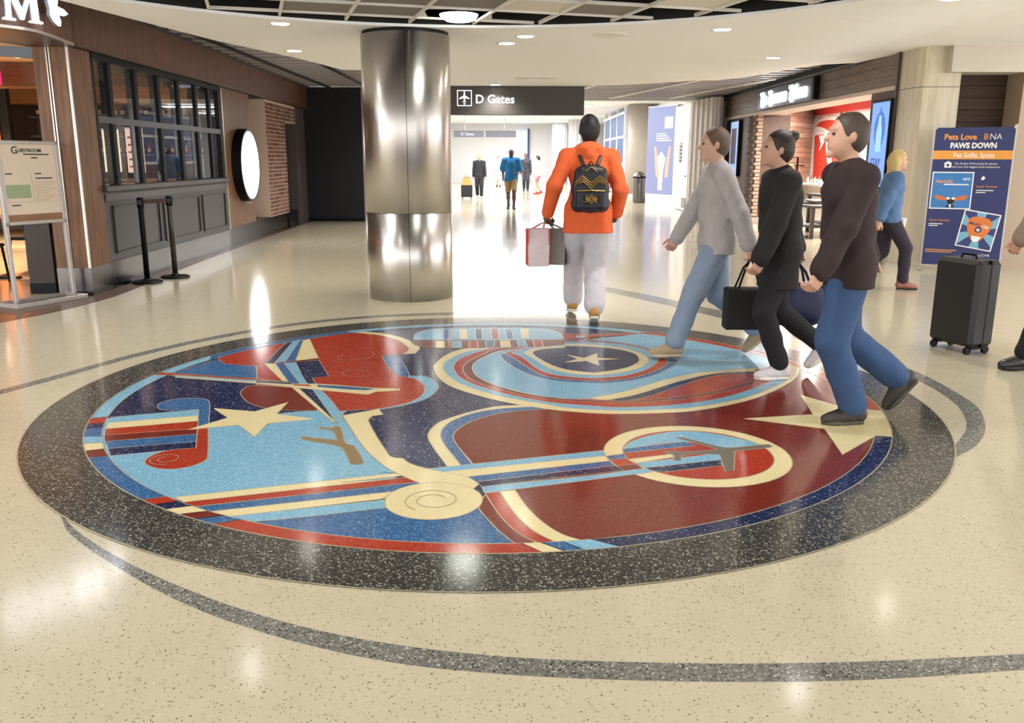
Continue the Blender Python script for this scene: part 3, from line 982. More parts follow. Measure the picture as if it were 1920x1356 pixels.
# downlights
dl = 0
for (x, y, lab) in ((-2.21, 8.77, 'round recessed downlight left of the steel column'), (0.13, 9.6, 'round recessed downlight right of the column, nearer of a pair'), (-0.07, 10.16, 'round recessed downlight right of the column, farther of a pair'),
                    (2.06, 9.07, 'round recessed downlight above the dark walkers'), (3.59, 7.62, 'round recessed downlight at the far upper right'), (-0.3, 15.68, 'small recessed downlight just above the gates sign'),
                    (3.3, 11.6, 'round recessed downlight in front of the gift shop'), (-2.6, 10.9, 'round recessed downlight over the restaurant front')):
    z = zc(x)
    t = thing('downlight', lab, 'ceiling light', (x, y, z), group='recessed downlights')
    MB().lathe([(.085, -.001), (.105, -.008), (.11, -.004), (.11, .0)], n=24).build('trim_ring', gridw, t, smooth=True, local=True)
    MB().lathe([(.001, -.006), (.084, -.006), (.084, -.004)], n=20).build('lens', LAMP, t, local=True)
    d = bpy.data.lights.new('downlight_lamp', 'SPOT')
    d.energy = 80 if y < 14 else 110
    d.spot_size = R(105 if y < 14 else 140)
    d.spot_blend = .8
    d.shadow_soft_size = .07
    d.color = (1, .97, .92)
    lo = bpy.data.objects.new('downlight_lamp', d)
    SC.collection.objects.link(lo)
    lo.parent = t
    lo.location = (0, 0, -.02)
# surface light in the grid tile and ceiling speakers
t = thing('surface_light', 'bright round light fixture in the open grid ceiling', 'ceiling light', (-.5, 8.55, gz + .02))
MB().lathe([(.001, -.06), (.12, -.055), (.17, -.02), (.18, 0)], n=24).build('diffuser', glow('warm green lens', (250, 255, 240), 12), t, smooth=True, local=True)
MB().box(-.3, .3, -.3, .3, 0.0, .02).build('panel', tilew, t, local=True)
t = thing('ceiling_speaker', 'flat round speaker grille in the white ceiling', 'speaker', (0.99, 9.47, zc(.99)))
MB().lathe([(.16, -.006), (.17, -.004), (.17, 0)], n=28).build('grille', plain('speaker grille', (196, 190, 178), .7), t, local=True)
MB().lathe([(.165, -.007), (.175, -.009), (.18, 0)], n=28).build('frame', gridw, t, local=True)
t = thing('access_panel', 'narrow slot vent in the white ceiling above the gates sign', 'vent', (0.35, 14.4, CZ))
MB().box(-.3, .3, -.02, .02, -.006, 0).build('slot', plain('slot grey', (120, 115, 108), .6), t, local=True)
MB().box(-.32, .32, -.03, .03, -.003, 0).build('frame', gridw, t, local=True)

# ------------------------------------------------------------------ black partition
wb = struct(MB().box(-4.9, -3.5, 20.9, 21.15, 0, 3.05).build('wall_back', plain('black partition', (13, 12, 16), .6)))
MB().box(-3.5, -3.44, 20.88, 21.17, 0, 3.05).build('edge_trim', plain('grey edge trim', (150, 148, 150), .4), wb)
MB().box(-4.9, -3.5, 20.86, 20.9, 0, .08).build('skirting', BLACK, wb)

# ------------------------------------------------------------------ corridor
CW = plain('white corridor wall', (238, 238, 240), .6, noise=.02, scale=3)
CG = plain('light grey cladding', (205, 204, 206), .45, noise=.04, scale=8)
CT = plain('taupe cladding', (176, 166, 155), .5, noise=.06, scale=8)
struct(MB().box(-5.2, -4.6, 21.2, 60, 0, 3.6).build('wall_left', CW))
wf = struct(MB().box(-5.2, 7.0, 56, 56.4, 0, 3.8).build('wall_far', CW))
struct(MB().box(-5.2, 7, 24.6, 56, 3.55, 3.65).build('ceiling', CW))
bm = struct(MB().box(-4.6, 5.6, 24.2, 24.6, 2.98, 3.6).build('beam', CW))
for y, w_ in zip((26.5, 31, 36, 41, 46, 51), ('nearest the beam', 'second from the beam', 'third from the beam', 'fourth from the beam', 'second from the far wall', 'nearest the far wall')):
    t = thing('light_panel', 'long bright light panel in the corridor ceiling, ' + w_, 'ceiling light', (.2, y, 3.55), group='corridor light panels')
    MB().box(-3.0, 3.0, -.45, .45, -.03, 0).build('frame', CW, t, local=True)
    MB().box(-2.9, 2.9, -.4, .4, -.035, -.03).build('diffuser', glow('corridor panel', (250, 250, 255), 5.0), t, local=True)
# right side of the corridor: far fluted columns, window bay, round column, poster wall, door wall, piers
wr = struct(MB().box(5.6, 5.9, 23.45, 60, 0, 3.6).build('wall_right', CW))


def column(name, x, y, r, z1, mat, lab, flutes=0, group=None):
    t = thing(name, lab, 'column', (x, y, 0), group=group)
    n = 28
    if flutes:
        poly = []
        for k in range(flutes * 2):
            a = 2 * PI * k / (flutes * 2)
            rr = r if k % 2 == 0 else r * .9
            poly.append((rr * math.cos(a), rr * math.sin(a)))
        MB().prism(poly, .12, z1).build('shaft', mat, t, local=True)
    else:
        MB().lathe([(r, .12), (r, z1)], n=n).build('shaft', mat, t, smooth=True, local=True)
    MB().lathe([(r * 1.05, 0), (r * 1.05, .12), (r * 1.0, .125)], n=n).build('base', CG, t, local=True)
    return t


GB = plain('blue grey column', (120, 128, 142), .5)
column('corridor_column', 5.02, 35.2, .5, 3.55, CT, 'taupe round column beside the corridor window')
column('corridor_column', 3.55, 49.0, .5, 3.55, CG, 'pale grey column at the far end of the corridor', 14)
column('corridor_column', 2.75, 52.5, .45, 3.55, CG, 'slim pale column next to the far glass doors', 14)
column('corridor_column', 4.15, 47.2, .3, 3.55, GB, 'blue grey column just left of the orange hoodie')
# window bay
wn = struct(thing('window_1', None, None, (0, 0, 0)))
fr = MB()
for k in range(4):
    y = 36.3 + k * 2.6
    fr.box(4.5, 4.62, y - .09, y + .09, 0, 3.55)
fr.build('window_frame', CW, wn)
for z in (.1, 1.25, 2.35, 3.3):
    MB().box(4.48, 4.6, 36.2, 44.3, z - .05, z + .05).build('transom', CW, wn)
BLU = glow('dusk blue glazing', (70, 112, 178), .55)
RDG = glow('red reflection glazing', (150, 92, 92), .5)
for k in range(3):
    for j, (z0, z1) in enumerate(((.15, 1.2), (1.3, 2.3), (2.4, 3.25))):
        MB().box(4.54, 4.56, 36.4 + k * 2.6, 38.8 + k * 2.6, z0, z1).build('pane', RDG if j == 0 else BLU, wn)
# glass doors at the far end
wn2 = struct(thing('window_2', None, None, (0, 0, 0)))
for k in range(2):
    MB().box(.2 + k * .38, .52 + k * .38, 55.9, 55.95, 0.2, 1.6).build('pane', glow('bluish doorway', (190, 205, 245), 1.2), wn2)
    MB().box(.2 + k * .38, .52 + k * .38, 55.9, 55.95, 1.7, 3.2).build('pane', glow('bluish doorway', (190, 205, 245), 1.2), wn2)
MB().box(.95, 1.05, 55.8, 55.95, 0, 3.3).build('window_frame', plain('navy frame', (40, 60, 110), .5), wn2)
# poster wall
pw = MB().add([(4.35, 28.95, 0), (5.05, 27.65, 0), (5.3, 27.85, 0), (4.6, 29.15, 0), (4.35, 28.95, 3.1), (5.05, 27.65, 3.1), (5.3, 27.85, 3.1), (4.6, 29.15, 3.1)],
              [(0, 1, 5, 4), (1, 2, 6, 5), (2, 3, 7, 6), (3, 0, 4, 7), (4, 5, 6, 7)]).build('wall_poster', CW)
struct(pw)
pdx = Vector((0.474, -0.8805))
pnx = Vector((-0.8805, -0.474))


def PW(u, w, z):
    return (4.35 + pdx.x * u + pnx.x * w, 28.95 + pdx.y * u + pnx.y * w, z)


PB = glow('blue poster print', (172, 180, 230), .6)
t = thing('wall_poster_ad', 'tall pale blue advertisement of two raised hands on the corridor wall', 'poster', PW(.72, 0, .35))
MB(PW).box(.03, 1.42, .012, .02, .38, 3.06).build('sheet', PB, t)
SK = plain('poster skin', (226, 168, 146), .6)
for u0, sgn in ((.55, -1), (.98, 1)):
    MB(lambda x, y, z: PW(x, z, y)).prism([(u0, .9), (u0 + .16, .9), (u0 + .15 + .05 * sgn, 1.3), (u0 + .12 + .16 * sgn, 1.85), (u0 + .02 + .16 * sgn, 1.86), (u0 - .02 + .06 * sgn, 1.35)], .02, .024).build('hand_print', SK, t)
MB(lambda x, y, z: PW(x, z, y)).prism([(.66, .5), (.86, .5), (.9, 1.1), (1.0, 1.5), (.78, 1.7), (.56, 1.5), (.64, 1.1)], .02, .023).build('cup_print', plain('poster silver', (220, 222, 235), .4), t)
for k in range(4):
    MB(PW).box(.5, 1.25 - .1 * k, .02, .023, 2.02 + k * .07, 2.05 + k * .07).build('text_line', plain('poster white', (240, 240, 248), .6), t)
MB(PW).box(.9, 1.3, .02, .023, 2.4, 2.75).build('logo_block', plain('poster white', (240, 240, 248), .6), t)
# trash bin beside
t = thing('trash_bin', 'low steel waste bin standing left of the blue corridor poster', 'bin', (4.35, 30.4, 0))
MB().lathe([(.2, 0), (.22, .05), (.22, .85), (.18, 1.0), (.05, 1.05)], n=20).build('body', STEEL, t, smooth=True, local=True)
MB().lathe([(.225, .83), (.23, .86), (.225, .89)], n=20).build('rim', BLACK, t, local=True)
# door wall
dw = struct(MB().box(4.98, 5.6, 24.75, 27.6, 0, 3.0).build('wall_door', plain('warm white wall', (226, 220, 212), .6, noise=.02)))
d1 = struct(MB().box(4.93, 4.98, 25.1, 26.9, .02, 2.25).build('door_1', plain('cream door', (232, 226, 216), .5)))
MB().box(4.91, 4.93, 25.15, 25.75, .1, .38).build('kick_plate', plain('grey plate', (128, 122, 116), .4), d1)
MB().tube([(4.9, 25.2, 1.0), (4.9, 25.45, 1.0)], .018).build('door_handle', STEEL, d1)
nt_ = MB().box(4.915, 4.93, 26.0, 26.35, 1.35, 1.95).build('notice', plain('notice grey', (150, 148, 146), .6), d1)
for k in range(5):
    MB().box(4.912, 4.915, 26.03, 26.32, 1.4 + k * .1, 1.44 + k * .1).build('text_line', BLACK, nt_)
for k, y in enumerate((23.05, 23.42, 23.79, 24.16, 24.53)):
    column('corridor_pier', 5.2 - .05 * k, y, .17, 3.0, plain('ribbed stone', (214, 204, 196), .5), 'slim ribbed stone pier ' + ('nearest the gift shop', 'second from the gift shop', 'third from the gift shop, middle of five', 'second from the cream door', 'nearest the cream door')[k], 10, group='ribbed piers by the shop')

# ------------------------------------------------------------------ steel column
t = thing('steel_column', 'thick round column clad in brushed stainless steel panels', 'column', (-1.1, 9.385, 0))
CSTEEL = steel('brushed column steel', (205, 200, 196), .3, .75)
MB().lathe([(.455, 0.0), (.455, .902)], n=72).build('cladding_panel', CSTEEL, t, smooth=True, local=True)
MB().lathe([(.455, .906), (.455, 2.665)], n=72).build('cladding_panel', CSTEEL, t, smooth=True, local=True)
MB().lathe([(.4535, .9), (.4535, .908)], n=72).build('joint', BLACK, t, local=True)
MB().lathe([(.44, 2.66), (.44, 2.72)], n=48).build('shadow_gap', BLACK, t, local=True)
for a in (-84, 96):
    MB(lambda x, y, z: (x * math.cos(R(a)) - y * math.sin(R(a)), x * math.sin(R(a)) + y * math.cos(R(a)), z)).box(.4535, .4556, -.0025, .0025, 0, 2.66).build('seam', BLACK, t, local=True)

# ------------------------------------------------------------------ gates sign
SIGN = plain('charcoal sign face', (62, 57, 54), .5, noise=.03)
SWHITE = glow('lit sign white', (255, 255, 255), 1.0)
t = thing('gates_sign', 'long charcoal overhead sign with a plane symbol reading D Gates', 'sign', (.1, 16.0, 2.22))
MB().box(-2.3, 1.26, 15.95, 16.12, 2.21, 2.76, .005).build('sign_box', SIGN, t)
text('lettering', 'D Gates', .205, SWHITE, (-.66, 15.945, 2.41), (1, 0, 0), (0, 0, 1), t, .002, bold=.004)
fr = MB()
for (x0, x1, z0, z1) in ((-.98, -.72, 2.36, 2.375), (-.98, -.72, 2.615, 2.63), (-.98, -.965, 2.36, 2.63), (-.735, -.72, 2.36, 2.63)):
    fr.box(x0, x1, 15.942, 15.95, z0, z1)
fr.build('symbol_frame', SWHITE, t)
pln = [(0, .1), (.012, .085), (.014, .03), (.09, -.015), (.09, -.035), (.014, -.015), (.012, -.06), (.03, -.075), (.03, -.085), (0, -.078)]
pln = pln + [(-x, y) for x, y in pln[::-1]][1:-1]
MB(lambda x, y, z: (-.85 + x, 15.947 - z, 2.51 + y)).prism(pln, 0, .005).build('plane_symbol', SWHITE, t)
MB(lambda x, y, z: (-.85 + x, 15.947 - z, 2.40 + y)).prism(disc_pts(0, 0, .017, 12), 0, .005).build('dot_symbol', SWHITE, t)
text('lettering', '\u2198', .2, SWHITE, (-1.3, 15.945, 2.42), (1, 0, 0), (0, 0, 1), t, .002)
for x in (-1.6, .9):
    MB().tube([(x, 16.03, 2.76), (x, 16.03, 3.1)], .015).build('hanger', STEEL, t)
# far sign
t = thing('far_gate_sign', 'small grey overhead sign far down the white corridor', 'sign', (-1.3, 45, 2.55))
MB().box(-2.95, -1.45, 44.95, 45.05, 2.52, 2.84).build('sign_box', plain('pale grey sign', (128, 128, 142), .5), t)
MB().box(-1.35, .17, 44.95, 45.05, 2.52, 2.84).build('sign_box', plain('pale grey sign', (128, 128, 142), .5), t)
text('lettering', 'D Gates', .2, SWHITE, (-2.6, 44.94, 2.61), (1, 0, 0), (0, 0, 1), t, .002)
for x in (-2.4, -.4):
    MB().tube([(x, 45, 2.84), (x, 45, 3.55)], .02).build('hanger', CG, t)
# ================================================================== RESTAURANT ON THE LEFT
WB = MB(LW)
front = struct(MB(LW).box(5.2, 6.85, -.3, 0, .33, 2.56).build('wall_restaurant', W_VENEER))
# pier at the corner
pier = thing('wood_pier', 'wood veneer pier at the restaurant corner with pale metal edge', 'pier', LW(.25, -.18, 0))
MB(LW).box(0.012, .12, -.36, -.004, .3, 2.56).box(.12, .52, -.07, -.004, .3, 2.56).build('cladding', W_VENEER, pier)
MB(LW).box(-.004, .02, -.02, .004, .3, 2.56).build('edge_trim', CHROME_TRIM, pier)
MB(LW).box(0.0, .012, -.2, -.185, .3, 2.56).build('track', CHROME_TRIM, pier)
MB(LW).box(-.002, .01, -.212, -.2, 0, 2.56).build('track_gap', BLACK, pier)
MB(LW).box(0.0, .012, -.226, -.212, .3, 2.56).build('track', CHROME_TRIM, pier)
MB(LW).box(0.004, .12, -.36, .002, 0, .3).box(.12, .525, -.07, .002, 0, .3).build('steel_base', STEEL, pier)
# window
win = struct(thing('window_3', None, None, LW(2.8, 0, 1.14)))
MB(LW).box(.52, 5.2, -.3, .01, 2.49, 2.57).build('window_head', BLACK, win)
MB(LW).box(.525, .58, -.07, 0, 1.14, 2.5).build('jamb', BLACK, win)
MB(LW).box(5.02, 5.14, -.3, 0, 1.14, 2.5).build('jamb', BLACK, win)
MUL = (1.0, 1.75, 2.5, 3.25, 3.98, 4.6)
for u in MUL:
    MB(LW).box(u - .045, u + .045, -.12, -.01, 1.14, 2.5).build('mullion', BLACK, win)
MB(LW).box(.58, 5.02, -.06, .0, 1.83, 1.9).build('transom', plain('charcoal transom', (52, 49, 48), .4), win)
GL = glass('clear window glass')
us = (.58,) + MUL + (5.02,)
for i in range(len(us) - 1):
    for z0, z1 in ((1.16, 1.83), (1.9, 2.49)):
        MB(LW).box(us[i] + .045, us[i + 1] - .045, -.04, -.034, z0, z1).build('pane', GL, win)
MB(LW).box(.5, 5.18, -.3, .05, 1.08, 1.15, .01).build('window_sill', plain('charcoal sill', (62, 59, 60), .35), win)
# panelled base under the window
pan = struct(MB(LW).box(.53, 5.15, -.2, -.012, .3, 1.08).build('wall_panelling', DARK_GREY))
MB(LW).box(.53, 5.15, -.012, .012, .98, 1.06).build('top_rail', plain('charcoal rail', (72, 69, 70), .35), pan)
for (a, b) in ((.72, 2.15), (2.3, 3.75), (3.9, 5.05)):
    for (u0, u1, z0, z1) in ((a, b, .38, .4), (a, b, .9, .92), (a, a + .025, .38, .92), (b - .025, b, .38, .92)):
        MB(LW).box(u0, u1, -.012, .006, z0, z1).build('panel_moulding', plain('charcoal moulding', (46, 44, 43), .4), pan)
MB(LW).box(.53, 5.16, -.2, .002, 0, .3).build('steel_base', STEEL, pan)
MB(LW).box(5.15, 5.19, -.05, .012, .31, 2.56).build('edge_trim', CHROME_TRIM, pan)
# round lit sign
MB(LW).box(5.19, 11.6, -.2, -.03, 0, .33).build('steel_base', plain('dark steel base', (62, 58, 58), .25, .8), front)
rs = thing('round_light_sign', 'round glowing white sign in a black drum on the wood wall', 'sign', LW(6.2, 0, .73))


def RS(x, y, z):
    return LW(6.12 + x, z, 1.335 + y)


MB(RS).prism(disc_pts(0, 0, .61, 48), 0, .15).build('drum', BLACK, rs)
MB(RS).prism(disc_pts(0, 0, .57, 48), .15, .154).build('lit_face', glow('white light box', (255, 255, 255), 5.0), rs)
ri = MB(RS)
for k in range(48):
    a, b = 2 * PI * k / 48, 2 * PI * (k + 1) / 48
    ri.add([(r_ * math.cos(t_), r_ * math.sin(t_), z_) for (r_, z_) in ((.57, .16), (.61, .16), (.61, .15)) for t_ in (a, b)], [(0, 1, 3, 2), (2, 3, 5, 4)])
ri.build('rim', plain('dark blue rim', (34, 38, 52), .4), rs)
MB(RS).box(-.02, .02, -.66, -.6, .02, .1).build('bracket', CHROME_TRIM, rs)
# dark door recess
struct(MB(LW).box(6.85, 7.97, -.5, -.42, .0, 2.56).build('wall_recess', plain('dark brown recess', (46, 38, 36), .5)))
d2 = struct(MB(LW).box(6.95, 7.9, -.42, -.38, .02, 2.1).build('door_2', plain('dark bronze door', (44, 40, 40), .4)))
MB(LW).box(6.9, 7.95, -.42, -.36, 2.1, 2.18).build('door_frame', BLACK, d2)
MB(LW).tube([(7.05, -.34, .95), (7.05, -.34, 1.3)], .015).build('door_handle', STEEL, d2)
# brick panel: every brick built
mort = plain('pale mortar', (214, 190, 172), .9)
bw = struct(MB(LW).box(7.97, 9.6, -.3, 0.0, .33, 2.57).box(9.6, 10.62, -.3, 0.0, 2.2, 2.57).build('wall_brick', mort))
bcol = [plain('brick %d' % k, c, .85, noise=.2, scale=25, bump=.3) for k, c in enumerate(((124, 88, 72), (110, 76, 64), (134, 98, 80), (96, 68, 58), (128, 92, 80)))]
bme = {}
random.seed(7)
row = 0
z = .345
bl, bh = .205, .062
while z + bh < 2.57:
    umax = 9.58 if z < 2.17 else 10.6
    u = 7.985 - (bl / 2 if row % 2 else 0)
    while u < umax - .03:
        a, b = max(u, 7.985), min(u + bl, umax)
        key = (round(b - a, 3), random.randrange(5))
        if key not in bme:
            d = b - a
            q = MB().box(0, d, 0, .03, 0, bh, .004)
            me = bpy.data.meshes.new('brick')
            me.from_pydata(q.v, [], q.f)
            me.materials.append(bcol[key[1]])
            bme[key] = me
        o = bpy.data.objects.new('brick', bme[key])
        SC.collection.objects.link(o)
        o.parent = bw
        o.matrix_basis = Matrix.Translation(LW(a, -.022 + random.uniform(-.002, .003), z)) @ Matrix(((LD.x, LN.x, 0, 0), (LD.y, LN.y, 0, 0), (0, 0, 1, 0), (0, 0, 0, 1)))
        u += bl + .012
    z += bh + .013
    row += 1
d3 = struct(MB(LW).box(9.62, 10.6, -.4, -.3, .0, 2.2).build('door_3', plain('black doorway', (14, 13, 15), .5)))
MB(LW).box(9.6, 9.64, -.3, 0, .0, 2.2).build('door_frame', BLACK, d3)
MB(LW).box(9.7, 10.5, -.3, -.29, .2, 1.0).build('door_panel', BLACK, d3)
gp = struct(MB(LW).box(10.62, 11.62, -.3, .0, .0, 2.6).build('wall_end', plain('grey concrete pier', (82, 72, 72), .6, noise=.15, scale=3)))
# fascia over the front, curved out over the entrance
fpath = [(-6.4, 6.3), (-5.4, 6.9), (-4.72, 7.6), (-4.44, 7.96), (-4.3, 8.22), (-4.3, 8.5), (-4.42, 9.25)]
fp = [Vector(p) for p in spline(fpath, False, 4, 100)]
# over the entrance: an overhanging box following the path
back = [(-4.9, 9.3), (-5.0, 8.9), (-5.3, 8.3), (-6.2, 7.5), (-7.0, 7.0)]
fe = struct(MB().prism([tuple(p) for p in fp] + back, 2.57, 3.06).build('fascia', W_FASCIA))
MB().prism([(p.x + .004, p.y - .004) for p in fp] + [(p.x - .02, p.y + .012) for p in reversed(fp)], 2.55, 2.575).build('edge_trim', CHROME_TRIM, fe)
MB().prism([(p.x - .02, p.y + .01) for p in fp] + back, 2.545, 2.57).build('soffit', plain('dark plum soffit', (74, 56, 54), .4), fe)
MB().prism([(-5.2, 8.2), (-4.95, 8.55), (-5.0, 8.58), (-5.25, 8.23)], 2.535, 2.546).build('strip_light', glow('warm strip', (255, 225, 190), 3), fe)
f2 = struct(MB(LW).box(0.0, 11.75, -.4, .08, 2.575, 3.03).build('fascia', W_FASCIA))
MB(LW).box(0.0, 11.75, .06, .1, 2.555, 2.577).build('edge_trim', plain('bronze trim', (92, 68, 54), .4, .4), f2)
MB(LW).box(-.2, 11.8, .0, .12, 3.03, 3.12).build('cornice', plain('charcoal cornice', (56, 54, 54), .4), f2)
MB(LW).box(0.0, 11.75, -.3, .06, 2.555, 2.576).build('soffit', BLACK, f2)
# sliding door track across the opening
trk = struct(MB().add([(-7.2, 7.6, 2.44), (-4.86, 9.32, 2.44), (-4.9, 9.4, 2.44), (-7.24, 7.68, 2.44), (-7.2, 7.6, 2.54), (-4.86, 9.32, 2.54), (-4.9, 9.4, 2.54), (-7.24, 7.68, 2.54)],
                      [(0, 3, 2, 1), (4, 5, 6, 7), (0, 1, 5, 4), (1, 2, 6, 5), (2, 3, 7, 6), (3, 0, 4, 7)]).build('trim_1', plain('grey track', (120, 124, 130), .4, .5)))

# ---- lit sign letters on the fascia: ...OOM with a leaf ornament
sg = thing('entrance_sign', 'glowing white serif letters OOM with a leaf ornament over the restaurant entrance', 'sign', (-4.4, 7.9, 2.62))
LET = glow('lit white letter', (240, 246, 255), 11.0)
RET = plain('letter return', (150, 160, 170), .4)


def fpos(s):
    """point and outward direction at arc length s measured back from the pier end of the fascia"""
    acc = 0
    for i in range(len(fp) - 1, 0, -1):
        d = (fp[i - 1] - fp[i])
        if acc + d.length >= s:
            q = fp[i] + d.normalized() * (s - acc)
            dd = -d.normalized()
            return q, dd
        acc += d.length
    return fp[0], (fp[1] - fp[0]).normalized()


def letter(name, polys, s, zb, h):
    """polys in unit letter coordinates, x to the right as read"""
    q, dd = fpos(s)
    nn = Vector((dd.y, -dd.x))

    def T(x, y, z):
        p = q + dd * (x * h) + nn * (.06 + z)
        return (p.x, p.y, zb + y * h)
    for hole, poly in polys:
        g = MB(T)
        g2 = MB(T)
        if hole:
            n_ = len(poly)
            for k in range(n_):
                a, b = poly[k], poly[(k + 1) % n_]
                c, d = hole[k], hole[(k + 1) % n_]
                g.add([(a[0], a[1], .05), (b[0], b[1], .05), (d[0], d[1], .05), (c[0], c[1], .05)], [(0, 1, 2, 3)])
                g2.add([(a[0], a[1], 0), (b[0], b[1], 0), (b[0], b[1], .05), (a[0], a[1], .05), (c[0], c[1], 0), (d[0], d[1], 0), (d[0], d[1], .05), (c[0], c[1], .05)], [(0, 1, 2, 3), (4, 7, 6, 5)])
        else:
            g.prism(poly, .03, .05)
            g2.prism(poly, 0, .03)
        lo = g.build(name, LET, sg)
        g2.build('letter_return', RET, lo)


def ell(cx, cy, rx, ry, n=28):
    return [(cx + rx * math.cos(2 * PI * k / n), cy + ry * math.sin(2 * PI * k / n)) for k in range(n)]


O_ = [(ell(.42, .5, .26, .42), ell(.42, .5, .42, .52))]
M_ = [(None, [(0, 0), (.34, 0), (.34, .05), (.23, .07), (.25, .78), (.52, .05), (.58, .05), (.86, .78), (.86, .07), (.76, .05), (.76, 0), (1.12, 0), (1.12, .05), (1.02, .07), (1.0, .93), (1.1, .95), (1.1, 1), (.86, 1), (.58, .28), (.3, 1), (.04, 1), (.04, .95), (.14, .93), (.11, .07), (0, .05)])]
hL = .3
letter('letter', O_, 1.96, 2.605, hL)
letter('letter', O_, 1.65, 2.605, hL)
letter('letter', M_, 1.34, 2.605, hL)
leaf = lambda a, l, w: [(2.4 * (math.cos(a) * x - math.sin(a) * y), math.sin(a) * x + math.cos(a) * y + .5) for x, y in ((0, 0), (l * .35, w), (l * .75, w * .8), (l, 0), (l * .75, -w * .8), (l * .35, -w))]
letter('leaf_ornament', [(None, leaf(1.25, .42, .09)), (None, leaf(0.0, .4, .1)), (None, leaf(-1.15, .42, .09))], .86, 2.6, hL * 1.15)

# ---- interior shell
RW = plain('dark brown restaurant wall', (56, 42, 36), .6)
RC = plain('warm cream ceiling', (218, 190, 160), .8, noise=.03)
struct(MB().box(-11.9, -4.95, 18.62, 18.8, 0, 3.0).build('wall_bar', RW))
struct(MB().box(-12.0, -11.8, 5.5, 18.8, 0, 3.0).build('wall_restaurant_side', RW))
rcl = struct(MB().prism([(-4.95, 9.4), (-4.95, 18.6), (-11.9, 18.6), (-11.9, 5.6), (-7.2, 7.1), (-5.4, 8.5)], 2.78, 2.82).build('ceiling', RC))
MB().box(-11.8, -5.0, 13.0, 13.5, 2.45, 2.78).build('beam', wood('beam wood', (90, 58, 34), (130, 88, 54), .5, (1.2, 14, 14)), rcl)
MB().box(-11.8, -5.0, 16.0, 16.5, 2.4, 2.78).build('beam', wood('beam wood', (90, 58, 34), (130, 88, 54), .5, (1.2, 14, 14)), rcl)
MB().box(-11.8, -5.2, 13.7, 13.75, 2.7, 2.76).build('cove_light', glow('warm cove', (255, 206, 150), 6), rcl)
for (x, y) in ((-6.7, 12.4), (-7.6, 13.4), (-8.6, 14.6), (-6.6, 15.0), (-9.6, 11.0)):
    t = thing('restaurant_downlight', 'small warm downlight in the restaurant ceiling', 'ceiling light', (x, y, 2.78), group='restaurant downlights')
    MB().lathe([(.07, -.004), (.09, -.008), (.095, 0)], n=16).build('trim_ring', gridw, t, local=True)
    MB().lathe([(.001, -.005), (.07, -.005)], n=16).build('lens', glow('warm lens', (255, 235, 205), 12), t, local=True)
    lo = spot_light('restaurant_lamp', (x, y, 2.75), 430, (1, .8, .58), 112, .06)
# bar back: shelves with bottles, seen through the window
bar = thing('back_bar', 'dark back bar with lit shelves behind the restaurant window', 'bar', (-7.6, 18.3, 0))
MB().box(-9.8, -5.4, 18.0, 18.6, 0, 1.0).build('cabinet', plain('grey bar cabinet', (96, 92, 96), .4), bar)
MB().box(-9.9, -5.3, 17.9, 18.6, 1.0, 1.05).build('counter', plain('pale stone counter', (168, 160, 158), .25), bar)
for z in (1.5, 1.86, 2.24):
    MB().box(-9.8, -5.4, 18.25, 18.6, z, z + .03).build('shelf', plain('steel blue shelf', (110, 124, 146), .3, .4), bar)
MB().box(-9.8, -5.4, 18.56, 18.6, 1.05, 2.7).build('back_panel', plain('mirror grey', (120, 116, 122), .25, .6), bar)
MB().box(-9.8, -5.4, 18.53, 18.56, 2.6, 2.63).build('shelf_light', glow('amber shelf light', (255, 190, 110), 5), bar)
BOTC = [plain('amber bottle', (168, 92, 28), .12, coat=.5), plain('green bottle', (52, 84, 48), .12, coat=.5), plain('clear bottle', (205, 200, 190), .1, coat=.5), plain('red bottle', (150, 44, 34), .12, coat=.5), plain('dark bottle', (42, 30, 26), .12, coat=.5)]
BNAME = ['amber', 'green', 'clear', 'red', 'dark brown']
BLAB = plain('paper bottle label', (226, 210, 180), .7)
bprot = []
for k in range(5):
    hb = (.28, .31, .26, .3, .29)[k]
    r = .038
    t = thing('bottle', f'{BNAME[k]} spirit bottle on the back bar shelf behind the window', 'bottle', (0, 0, -5), group=f'{BNAME[k]} back bar bottles')
    MB().lathe([(r * .9, 0), (r, .01), (r, hb * .58), (r * .45, hb * .72), (r * .36, hb * .74), (r * .36, hb)], n=12).build('glass_body', BOTC[k], t, smooth=True, local=True)
    MB().lathe([(r * 1.02, hb * .15), (r * 1.02, hb * .42)], n=12).build('paper_label', BLAB, t, local=True)
    MB().lathe([(r * .42, hb * .93), (r * .42, hb * 1.03), (r * .3, hb * 1.04)], n=10).build('cap', BLACK, t, local=True)
    bprot.append(t)
random.seed(3)
first = [True] * 5
for z in (1.53, 2.27):
    for i in range(27):
        k = random.choice((0, 0, 0, 1, 2, 3, 4))
        o = bprot[k] if first[k] else copy_tree(bprot[k])
        first[k] = False
        o.matrix_basis = Matrix.Translation((-9.65 + i * .157 + random.uniform(-.02, .02), 18.35 + random.uniform(-.03, .05), z))
